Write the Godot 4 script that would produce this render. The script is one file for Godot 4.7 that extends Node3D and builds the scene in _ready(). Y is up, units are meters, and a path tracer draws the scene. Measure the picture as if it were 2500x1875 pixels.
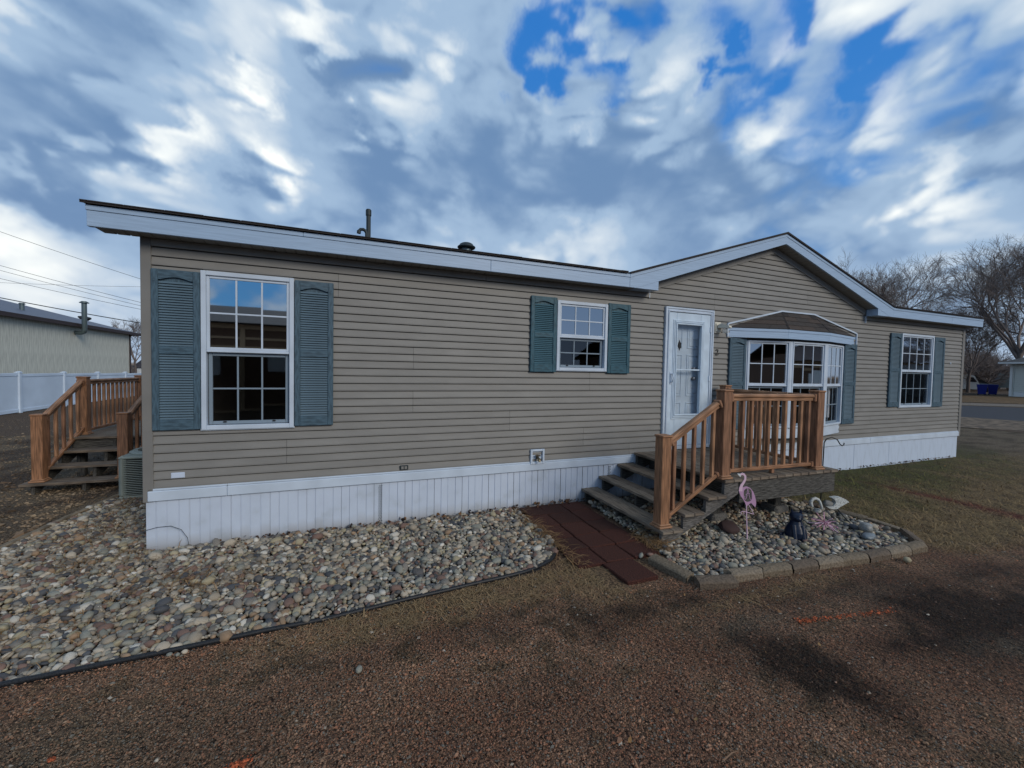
extends Node3D
# A tan single-storey home under a broken sky: camera, sky and light first, then ground, house, porches, small things.

const C := 0.0889          # height of one siding course
const TOP := 3.0226        # lower edge of the frieze board
const TRIM := 0.6223       # lower edge of the lowest siding course
var M := {}
var counts := {}
var rng := RandomNumberGenerator.new()


# ---------------------------------------------------------------- mesh builder
class B:
	var v := PackedVector3Array()
	var n := PackedVector3Array()
	var t := PackedVector2Array()
	var c := PackedColorArray()
	var X := Transform3D.IDENTITY
	var col := Color(1, 1, 1)
	var tinted := false
	var off := Vector2.ZERO

	func vert(p: Vector3, nn: Vector3, uv: Vector2) -> void:
		v.append(X * p)
		n.append((X.basis * nn).normalized())
		t.append(uv + off)
		if tinted:
			c.append(col)

	# a, b, d are counter-clockwise seen from outside; stored clockwise as Godot wants it
	func tri(a: Vector3, b: Vector3, d: Vector3, uvs: Array = []) -> void:
		var nn := (b - a).cross(d - a)
		if nn.length_squared() < 1e-16:
			return
		nn = nn.normalized()
		var ua := Vector2(a.x, a.y)
		var ub := Vector2(b.x, b.y)
		var ud := Vector2(d.x, d.y)
		if uvs.size() == 3:
			ua = uvs[0]
			ub = uvs[1]
			ud = uvs[2]
		vert(a, nn, ua)
		vert(d, nn, ud)
		vert(b, nn, ub)

	func quad(a: Vector3, b: Vector3, d: Vector3, e: Vector3, swap := false) -> void:
		var w := a.distance_to(b)
		var h := a.distance_to(e)
		var uvs := [Vector2(0, 0), Vector2(w, 0), Vector2(w, h), Vector2(0, h)]
		if swap:
			uvs = [Vector2(0, 0), Vector2(0, w), Vector2(h, w), Vector2(h, 0)]
		tri(a, b, d, [uvs[0], uvs[1], uvs[2]])
		tri(a, d, e, [uvs[0], uvs[2], uvs[3]])

	# convex helper: whichever way round, the face looks away from the point o
	func out4(a: Vector3, b: Vector3, d: Vector3, e: Vector3, o: Vector3, swap := false) -> void:
		var nn := (b - a).cross(d - a)
		if nn.length_squared() < 1e-16:
			nn = (d - a).cross(e - a)
		if nn.dot((a + b + d + e) * 0.25 - o) < 0:
			quad(a, e, d, b, not swap)
		else:
			quad(a, b, d, e, swap)

	func out3(a: Vector3, b: Vector3, d: Vector3, o: Vector3) -> void:
		if (b - a).cross(d - a).dot((a + b + d) / 3.0 - o) < 0:
			tri(a, d, b, [Vector2(0, 0), Vector2(0.01, 0), Vector2(0, 0.01)])
		else:
			tri(a, b, d, [Vector2(0, 0), Vector2(0.01, 0), Vector2(0, 0.01)])

	# box from its middle and size, edges chamfered by k; u runs along its longest side
	func box(m: Vector3, s: Vector3, k := 0.0) -> void:
		var h := s * 0.5
		k = minf(k, 0.45 * minf(s.x, minf(s.y, s.z)))
		var g := 0
		if s.y > s[g]:
			g = 1
		if s.z > s[g]:
			g = 2
		for i in 3:
			var j := (i + 1) % 3
			var l := (i + 2) % 3
			for sg in [-1.0, 1.0]:
				var q := []
				for w in [[-1, -1], [1, -1], [1, 1], [-1, 1]]:
					var p := Vector3.ZERO
					p[i] = sg * h[i]
					p[j] = w[0] * (h[j] - k)
					p[l] = w[1] * (h[l] - k)
					q.append(p + m)
				out4(q[0], q[1], q[2], q[3], m, l == g)
		if k <= 0.0:
			return
		for i in 3:
			var j := (i + 1) % 3
			var l := (i + 2) % 3
			for sj in [-1.0, 1.0]:
				for sl in [-1.0, 1.0]:
					var q := []
					for w in [[-1, 0], [1, 0], [1, 1], [-1, 1]]:
						var p := Vector3.ZERO
						p[i] = w[0] * (h[i] - k)
						p[j] = sj * (h[j] - (k if w[1] == 1 else 0.0))
						p[l] = sl * (h[l] - (k if w[1] == 0 else 0.0))
						q.append(p + m)
					out4(q[0], q[1], q[2], q[3], m)
		for sx in [-1.0, 1.0]:
			for sy in [-1.0, 1.0]:
				for sz in [-1.0, 1.0]:
					var s3 := Vector3(sx, sy, sz)
					out3(m + s3 * (h - Vector3(0, k, k)), m + s3 * (h - Vector3(k, 0, k)), m + s3 * (h - Vector3(k, k, 0)), m)

	func span(a: Vector3, b: Vector3, k := 0.0) -> void:
		box((a + b) * 0.5, (b - a).abs(), k)

	# straight member from p to q, w wide and h high
	func beam(p: Vector3, q: Vector3, w: float, h: float, k := 0.0) -> void:
		var keep := X
		var x := (q - p).normalized()
		var up := Vector3.UP if absf(x.y) < 0.95 else Vector3.BACK
		var z := x.cross(up).normalized()
		X = keep * Transform3D(Basis(x, z.cross(x).normalized(), z), (p + q) * 0.5)
		box(Vector3.ZERO, Vector3(p.distance_to(q), h, w), k)
		X = keep

	func tube(ps: Array, rs: Array, sides := 8, caps := true) -> void:
		var last := []
		var ref := Vector3.ZERO
		var along := 0.0
		for i in ps.size():
			var p: Vector3 = ps[i]
			var d: Vector3
			if i == 0:
				d = ps[1] - p
			elif i == ps.size() - 1:
				d = p - ps[i - 1]
			else:
				d = (ps[i + 1] - p).normalized() + (p - ps[i - 1]).normalized()
			d = d.normalized()
			if ref == Vector3.ZERO:
				ref = d.cross(Vector3.UP if absf(d.y) < 0.9 else Vector3.RIGHT).normalized()
			else:
				ref = (ref - d * ref.dot(d)).normalized()
			var bi := d.cross(ref)
			var r: float = rs[mini(i, rs.size() - 1)]
			var ring := []
			for k in sides:
				var a := TAU * k / sides
				var nn := ref * cos(a) + bi * sin(a)
				ring.append([p + nn * r, nn])
			if i > 0:
				var step := p.distance_to(ps[i - 1])
				for k in sides:
					var e := (k + 1) % sides
					var u0 := TAU * r * k / sides
					var u1 := TAU * r * (k + 1) / sides
					vert(last[k][0], last[k][1], Vector2(along, u0))
					vert(ring[e][0], ring[e][1], Vector2(along + step, u1))
					vert(last[e][0], last[e][1], Vector2(along, u1))
					vert(last[k][0], last[k][1], Vector2(along, u0))
					vert(ring[k][0], ring[k][1], Vector2(along + step, u0))
					vert(ring[e][0], ring[e][1], Vector2(along + step, u1))
				along += step
			if caps and (i == 0 or i == ps.size() - 1):
				var mid := p
				for k in sides:
					out3(mid, ring[k][0], ring[(k + 1) % sides][0], p - d * (0.01 if i else -0.01))
			last = ring

	# profile of [radius, height] turned round the y axis, smooth
	func lathe(prof: Array, sides := 16, at := Vector3.ZERO) -> void:
		for i in prof.size() - 1:
			var a: Vector2 = prof[i]
			var b: Vector2 = prof[i + 1]
			var sl := Vector2(b.y - a.y, a.x - b.x).normalized()
			for k in sides:
				var a0 := TAU * k / sides
				var a1 := TAU * (k + 1) / sides
				var d0 := Vector3(cos(a0), 0, sin(a0))
				var d1 := Vector3(cos(a1), 0, sin(a1))
				var n0 := d0 * sl.x + Vector3.UP * sl.y
				var n1 := d1 * sl.x + Vector3.UP * sl.y
				var q := [d0 * a.x + Vector3.UP * a.y, d1 * a.x + Vector3.UP * a.y, d1 * b.x + Vector3.UP * b.y, d0 * b.x + Vector3.UP * b.y]
				for w in [[0, n0], [1, n1], [2, n1], [0, n0], [2, n1], [3, n0]]:
					var p: Vector3 = q[w[0]]
					vert(p + at, w[1], Vector2(float(w[0]) * 0.1, p.y))

	# flat outline in x and y, from z0 (back) to z1 (front)
	func prism(poly: PackedVector2Array, z0: float, z1: float) -> void:
		if Geometry2D.is_polygon_clockwise(poly):
			poly = poly.duplicate()
			poly.reverse()
		# Geometry2D calls y-down clockwise; make it counter-clockwise in y-up
		var area := 0.0
		for i in poly.size():
			area += poly[i].cross(poly[(i + 1) % poly.size()])
		if area < 0:
			poly = poly.duplicate()
			poly.reverse()
		var ix := Geometry2D.triangulate_polygon(poly)
		for i in range(0, ix.size(), 3):
			var a := poly[ix[i]]
			var b := poly[ix[i + 1]]
			var d := poly[ix[i + 2]]
			if (b - a).cross(d - a) < 0:
				var sw := b
				b = d
				d = sw
			tri(Vector3(a.x, a.y, z1), Vector3(b.x, b.y, z1), Vector3(d.x, d.y, z1))
			tri(Vector3(a.x, a.y, z0), Vector3(d.x, d.y, z0), Vector3(b.x, b.y, z0))
		for i in poly.size():
			var a := poly[i]
			var b := poly[(i + 1) % poly.size()]
			quad(Vector3(a.x, a.y, z0), Vector3(b.x, b.y, z0), Vector3(b.x, b.y, z1), Vector3(a.x, a.y, z1))

	# a rounded stone of about 48 triangles
	func stone(at: Vector3, s: Vector3, turn: Basis, r: RandomNumberGenerator) -> void:
		var rings := []
		var seg := 8
		var lump := []
		for k in 6:
			lump.append(Vector3(r.randfn(), r.randfn(), r.randfn()).normalized())
		for i in 5:
			var el := -PI / 2 + PI * i / 4.0
			var ring := []
			for k in seg:
				var az := TAU * (k + (0.5 if i % 2 else 0.0)) / seg
				var d := Vector3(cos(el) * cos(az), sin(el), cos(el) * sin(az))
				var m := 1.0
				for e in lump.size():
					var lu: Vector3 = lump[e]
					m += (0.16 if e % 2 else -0.26) * maxf(0.0, d.dot(lu) - 0.35)
				# squarish pebble
				var sq := pow(pow(absf(d.x), 2.6) + pow(absf(d.y), 2.6) + pow(absf(d.z), 2.6), -1.0 / 2.6)
				ring.append([at + turn * (d * s * m * lerpf(1.0, sq, 0.7)), (turn * (d / s)).normalized()])
			rings.append(ring)
		for i in 4:
			for k in seg:
				var e := (k + 1) % seg
				var a: Array = rings[i][k]
				var b: Array = rings[i][e]
				var d: Array = rings[i + 1][e]
				var f: Array = rings[i + 1][k]
				if i < 3:
					for w in [a, d, f]:
						vert(w[0], w[1], Vector2.ZERO)
				if i > 0:
					for w in [a, b, d]:
						vert(w[0], w[1], Vector2.ZERO)

	func mesh() -> ArrayMesh:
		var a := []
		a.resize(Mesh.ARRAY_MAX)
		a[Mesh.ARRAY_VERTEX] = v
		a[Mesh.ARRAY_NORMAL] = n
		a[Mesh.ARRAY_TEX_UV] = t
		if tinted:
			a[Mesh.ARRAY_COLOR] = c
		var m := ArrayMesh.new()
		m.add_surface_from_arrays(Mesh.PRIMITIVE_TRIANGLES, a)
		return m


# ---------------------------------------------------------------- naming
func numbered(parent: Node, called: String) -> String:
	var key := str(parent.get_instance_id()) + called
	var k: int = counts.get(key, 0)
	counts[key] = k + 1
	return called if k == 0 else "%s_%03d" % [called, k]


func tag(o: Node, label: String, category: String, group := "", kind := "") -> void:
	if label:
		o.set_meta("label", label)
	if category:
		o.set_meta("category", category)
	if group:
		o.set_meta("group", group)
	if kind:
		o.set_meta("kind", kind)


func thing(called: String, label: String, category: String, at := Vector3.ZERO, group := "", kind := "") -> Node3D:
	var o := Node3D.new()
	o.name = numbered(self, called)
	o.position = at
	add_child(o, true)
	tag(o, label, category, group, kind)
	return o


func part(parent: Node3D, called: String, mesh: Mesh, m: Material, at := Transform3D.IDENTITY) -> MeshInstance3D:
	var o := MeshInstance3D.new()
	o.name = numbered(parent, called)
	o.mesh = mesh
	o.material_override = m
	o.transform = at
	parent.add_child(o, true)
	return o


func solo(called: String, mesh: Mesh, m: Material, label: String, category: String, group := "", kind := "") -> MeshInstance3D:
	var o := part(self, called, mesh, m)
	tag(o, label, category, group, kind)
	return o


func lin(r: float, g: float, b: float) -> Color:
	return Color(r, g, b)


# ---------------------------------------------------------------- materials
func noise(seed_: int, freq: float, oct := 4, kind := FastNoiseLite.TYPE_SIMPLEX_SMOOTH) -> FastNoiseLite:
	var f := FastNoiseLite.new()
	f.seed = seed_
	f.frequency = freq
	f.noise_type = kind
	f.fractal_type = FastNoiseLite.FRACTAL_FBM
	f.fractal_octaves = oct
	return f


func ntex(seed_: int, freq: float, oct: int, ramp: Array, size := 512, kind := FastNoiseLite.TYPE_SIMPLEX_SMOOTH) -> NoiseTexture2D:
	var x := NoiseTexture2D.new()
	x.width = size
	x.height = size
	x.seamless = true
	x.noise = noise(seed_, freq, oct, kind)
	var g := Gradient.new()
	g.offsets = PackedFloat32Array()
	g.colors = PackedColorArray()
	var o := PackedFloat32Array()
	var c := PackedColorArray()
	for r in ramp:
		o.append(r[0])
		c.append(Color(r[1], r[1], r[1]) if r[1] is float else r[1])
	g.offsets = o
	g.colors = c
	x.color_ramp = g
	return x


func nrm(seed_: int, freq: float, oct: int, strength: float, size := 512, kind := FastNoiseLite.TYPE_SIMPLEX_SMOOTH) -> NoiseTexture2D:
	var x := NoiseTexture2D.new()
	x.width = size
	x.height = size
	x.seamless = true
	x.as_normal_map = true
	x.bump_strength = strength
	x.noise = noise(seed_, freq, oct, kind)
	return x


func mk(called: String, c: Color, rough := 0.7, tex: Texture2D = null, scale := Vector3.ONE, normal: Texture2D = null, nscale := 1.0, tri := false) -> StandardMaterial3D:
	var m := StandardMaterial3D.new()
	m.resource_name = called
	m.albedo_color = Color(minf(c.r, 1), minf(c.g, 1), minf(c.b, 1)).linear_to_srgb()
	m.roughness = rough
	m.metallic_specular = 0.4
	if tex:
		m.albedo_texture = tex
	m.uv1_scale = scale
	if normal:
		m.normal_enabled = true
		m.normal_texture = normal
		m.normal_scale = nscale
	m.uv1_triplanar = tri
	M[called] = m
	return m


func materials() -> void:
	var streak := ntex(11, 0.012, 5, [[0.25, 0.8], [0.5, 0.92], [0.75, 1.0]])
	var streak_hard := ntex(12, 0.018, 5, [[0.3, 0.70], [0.48, 0.87], [0.7, 1.0]])
	var soft := ntex(13, 0.006, 4, [[0.2, 0.94], [0.8, 1.0]])
	var speck := ntex(14, 0.05, 3, [[0.25, 0.6], [0.5, 0.88], [0.8, 1.0]])
	var grime := ntex(15, 0.01, 5, [[0.12, Color(0.94, 0.94, 0.93)], [0.3, Color(0.98, 0.98, 0.98)], [0.6, Color(1, 1, 1)]])
	var fine := nrm(16, 0.08, 3, 2.0)
	var grain_n := nrm(17, 0.03, 4, 3.0)
	var rough_n := nrm(18, 0.05, 5, 8.0)
	var vinyl := lin(0.214, 0.209, 0.197)
	for i in 4:
		mk("siding%d" % i, vinyl * [1.0, 0.96, 1.03, 0.98][i], 0.55, soft, Vector3(0.37, 1.3, 1), grain_n, 0.12)
	mk("post_trim", vinyl * 0.92, 0.55, soft, Vector3(0.5, 0.5, 1))
	mk("frieze", vinyl * 1.2, 0.55, soft, Vector3(0.5, 0.5, 1))
	mk("soffit", vinyl * 1.15, 0.6, soft, Vector3(0.5, 0.5, 1))
	mk("white", lin(0.52, 0.60, 0.70), 0.4, soft, Vector3(0.6, 0.6, 1))
	mk("fascia", lin(0.34, 0.46, 0.62), 0.38, ntex(29, 0.012, 4, [[0.2, 0.93], [0.8, 1.0]]), Vector3(0.3, 9, 1))
	mk("skirt", lin(0.50, 0.57, 0.68), 0.45, grime, Vector3(0.45, 0.45, 1))
	M.skirt.vertex_color_use_as_albedo = true
	mk("skirt_flat", lin(0.48, 0.56, 0.68), 0.5, grime, Vector3(2.0, 0.3, 1))
	mk("shutter", lin(0.070, 0.122, 0.163), 0.5, streak, Vector3(1.2, 6, 1), grain_n, 0.3)
	mk("shutter_teal", lin(0.034, 0.104, 0.142), 0.5, streak, Vector3(1.2, 6, 1), grain_n, 0.3)
	mk("louver", lin(0.10, 0.155, 0.198), 0.5, soft)
	mk("louver_teal", lin(0.052, 0.122, 0.16), 0.5, soft)
	mk("shingle", lin(0.075, 0.066, 0.062), 0.95, speck, Vector3(4, 4, 1), rough_n, 0.7)
	mk("shingle_dark", lin(0.05, 0.045, 0.045), 0.95, speck, Vector3(4, 4, 1), rough_n, 0.7)
	mk("shingle_warm", lin(0.095, 0.075, 0.065), 0.95, speck, Vector3(4, 4, 1), rough_n, 0.7)
	for i in 3:
		mk("wood%d" % i, [lin(0.335, 0.168, 0.088), lin(0.285, 0.145, 0.083), lin(0.375, 0.20, 0.11)][i], 0.6, streak_hard, Vector3(0.35, 9, 1), grain_n, 0.25)
	for i in 3:
		mk("deck%d" % i, [lin(0.20, 0.155, 0.115), lin(0.165, 0.13, 0.10), lin(0.22, 0.18, 0.14)][i], 0.85, streak_hard, Vector3(0.4, 9, 1), grain_n, 0.5)
	mk("grey_wood", lin(0.11, 0.105, 0.095), 0.9, ntex(19, 0.02, 5, [[0.3, 0.6], [0.5, 0.84], [0.75, 1.0]]), Vector3(0.6, 7, 1), rough_n, 0.6)
	mk("pale_wood", lin(0.20, 0.19, 0.18), 0.9, ntex(20, 0.025, 5, [[0.3, 0.6], [0.55, 0.85], [0.75, 1.0]]), Vector3(0.7, 8, 1), rough_n, 0.6)
	mk("dark", lin(0.012, 0.012, 0.012), 0.8)
	mk("interior", lin(0.05, 0.045, 0.04), 0.9)
	mk("black_metal", lin(0.012, 0.013, 0.014), 0.45)
	mk("black_plastic", lin(0.02, 0.022, 0.026), 0.5, speck, Vector3(3, 3, 1))
	mk("pipe", lin(0.02, 0.03, 0.034), 0.5)
	mk("galvanised", lin(0.12, 0.16, 0.17), 0.45)
	M.galvanised.metallic = 0.5
	mk("ac_green", lin(0.22, 0.25, 0.225), 0.55, soft)
	mk("beige_plastic", lin(0.6, 0.57, 0.48), 0.5)
	mk("door_white", lin(0.54, 0.65, 0.76), 0.4, soft)
	mk("curtain", lin(0.5, 0.52, 0.56), 0.9)
	mk("brass", lin(0.2, 0.16, 0.1), 0.35)
	M.brass.metallic = 0.9
	mk("chrome", lin(0.35, 0.36, 0.38), 0.3)
	M.chrome.metallic = 0.9
	mk("paver", lin(0.085, 0.027, 0.018), 0.95, ntex(21, 0.09, 3, [[0.25, 0.45], [0.5, 0.8], [0.75, 1.0]]), Vector3(1.7, 1.7, 1.7), rough_n, 0.8)
	mk("paver_b", lin(0.066, 0.022, 0.015), 0.95, M.paver.albedo_texture, Vector3(1.7, 1.7, 1.7), rough_n, 0.8)
	for i in 3:
		mk("block%d" % i, [lin(0.21, 0.165, 0.115), lin(0.15, 0.115, 0.085), lin(0.25, 0.20, 0.145)][i], 0.95, ntex(22 + i, 0.03, 5, [[0.25, 0.75], [0.5, 0.9], [0.8, 1.0]]), Vector3(2.5, 2.5, 2.5), rough_n, 0.8, true)
	mk("concrete", lin(0.17, 0.165, 0.155), 0.95, speck, Vector3(2, 2, 2), rough_n, 0.6, true)
	mk("tan_timber", lin(0.24, 0.19, 0.13), 0.9, streak_hard, Vector3(0.5, 7, 1), rough_n, 0.4)
	mk("pink", lin(0.46, 0.27, 0.41), 0.5)
	mk("pale_pink", lin(0.66, 0.46, 0.56), 0.5)
	mk("pink_wood", lin(0.55, 0.30, 0.38), 0.6)
	mk("bird_white", lin(0.55, 0.57, 0.55), 0.6, ntex(30, 0.02, 4, [[0.3, 0.75], [0.45, 0.95], [0.8, 1.0]]), Vector3(4, 4, 4), null, 1.0, true)
	mk("bird_grey", lin(0.24, 0.24, 0.23), 0.7, speck, Vector3(5, 5, 5), null, 1.0, true)
	mk("cat_blue", lin(0.006, 0.012, 0.030), 0.35, null)
	mk("shell_white", lin(0.62, 0.6, 0.54), 0.6, soft, Vector3(3, 3, 3), null, 1.0, true)
	mk("slag", lin(0.33, 0.34, 0.33), 0.35, speck, Vector3(4, 4, 4), rough_n, 0.4, true)
	mk("slag_blue", lin(0.24, 0.28, 0.31), 0.35, speck, Vector3(4, 4, 4), rough_n, 0.4, true)
	mk("number_black", lin(0.01, 0.01, 0.01), 0.5)
	mk("fence_white", lin(0.56, 0.66, 0.78), 0.45, soft, Vector3(0.2, 0.2, 1))
	mk("stucco", lin(0.60, 0.60, 0.52), 0.9, ntex(31, 0.02, 5, [[0.25, 0.86], [0.5, 0.95], [0.75, 1.0]]), Vector3(1.6, 0.12, 1))
	mk("brown_trim", lin(0.035, 0.022, 0.022), 0.6)
	mk("metal_roof", lin(0.10, 0.11, 0.15), 0.5, soft)
	mk("far_siding", lin(0.52, 0.54, 0.50), 0.7)
	mk("far_white", lin(0.62, 0.64, 0.64), 0.6)
	mk("far_shingle", lin(0.14, 0.145, 0.15), 0.9, speck, Vector3(2, 2, 1))
	mk("brown_siding", lin(0.10, 0.055, 0.032), 0.7)
	mk("tan_trim", lin(0.36, 0.25, 0.15), 0.6)
	mk("bin_blue", lin(0.008, 0.018, 0.19), 0.45)
	mk("car_white", lin(0.62, 0.63, 0.6), 0.3)
	mk("car_grey", lin(0.12, 0.15, 0.18), 0.3)
	mk("rubber", lin(0.015, 0.015, 0.015), 0.8)
	mk("asphalt", lin(0.052, 0.053, 0.062), 0.9, speck, Vector3(2, 2, 2))
	mk("concrete_strip", lin(0.22, 0.18, 0.14), 0.9, speck, Vector3(2, 2, 2))
	mk("straw_lawn", lin(0.155, 0.095, 0.042), 0.95, ntex(32, 0.02, 5, [[0.25, 0.6], [0.5, 0.85], [0.75, 1.0]]), Vector3(0.3, 0.3, 0.3))
	var bark := mk("bark", lin(0.12, 0.10, 0.092), 0.9)
	bark.vertex_color_use_as_albedo = false
	mk("twig", lin(0.17, 0.142, 0.132), 0.9)
	# plants, chips and stones carry their tone in vertex or copy colours
	for nm in ["blade", "chip", "litter"]:
		var m := mk(nm, Color(1, 1, 1), 0.9)
		m.vertex_color_use_as_albedo = true
	var sp2 := ntex(33, 0.06, 4, [[0.2, 0.55], [0.5, 0.9], [0.8, 1.0]])
	var st := mk("stones", Color(1, 1, 1), 0.75, sp2, Vector3(5, 5, 5), null, 1.0, true)
	st.vertex_color_use_as_albedo = true
	for i in 10:
		mk("stone%d" % i, stone_tone(i), 0.75, sp2, Vector3(6, 6, 6), null, 1.0, true)
	var gr := mk("ground", Color(1, 1, 1), 0.95, ntex(34, 0.035, 6, [[0.15, 0.35], [0.42, 0.72], [0.6, 0.9], [0.8, 1.0]], 1024), Vector3(0.8, 0.8, 1), nrm(35, 0.06, 5, 10.0, 1024), 1.0)
	gr.vertex_color_use_as_albedo = true
	# coated panes: half mirror, half clear
	var one := Image.create(4, 4, false, Image.FORMAT_RGBA8)
	one.fill(Color(1, 1, 1))
	var white := ImageTexture.create_from_image(one)
	for g in [["glass", 0.72, 0.74], ["glass_dim", 0.18, 0.5], ["glass_door", 0.16, 0.7]]:
		var m := mk(g[0], lin(g[2], g[2], g[2]), 0.02, white)
		m.transparency = BaseMaterial3D.TRANSPARENCY_ALPHA
		m.albedo_color.a = g[1]
		m.metallic = 1.0
	var js := mk("jar", lin(0.7, 0.75, 0.75), 0.1)
	js.transparency = BaseMaterial3D.TRANSPARENCY_ALPHA
	js.albedo_color.a = 0.25


func stone_tone(i: int) -> Color:
	return [lin(0.40, 0.34, 0.26), lin(0.26, 0.235, 0.20), lin(0.52, 0.45, 0.35), lin(0.125, 0.118, 0.115), lin(0.36, 0.245, 0.155), lin(0.23, 0.145, 0.115), lin(0.31, 0.305, 0.255), lin(0.44, 0.38, 0.25), lin(0.64, 0.60, 0.52), lin(0.095, 0.10, 0.11)][i % 10]


# ---------------------------------------------------------------- sky
func put_blobs(im: Image, list: Array) -> void:
	# az, el, radius in degrees and strength, four at a time
	for i in range(0, list.size(), 4):
		var az: float = list[i]
		var el: float = list[i + 1]
		var r: float = list[i + 2]
		var am: float = list[i + 3]
		var y0 := int((el - 2.6 * r) * 2.0)
		var y1 := int((el + 2.6 * r) * 2.0)
		var ce := cos(deg_to_rad(el))
		var x0 := int((az - 2.6 * r / ce) * 2.0)
		var x1 := int((az + 2.6 * r / ce) * 2.0)
		for y in range(maxi(y0, 0), mini(y1, 179) + 1):
			for x in range(x0, x1 + 1):
				var dx := (x * 0.5 - az) * ce
				var dy := y * 0.5 - el
				var w := am * exp(-(dx * dx + dy * dy) / (r * r))
				var px := posmod(x + 360, 720)
				im.set_pixel(px, y, Color(im.get_pixel(px, y).r + w, 0, 0))


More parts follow.
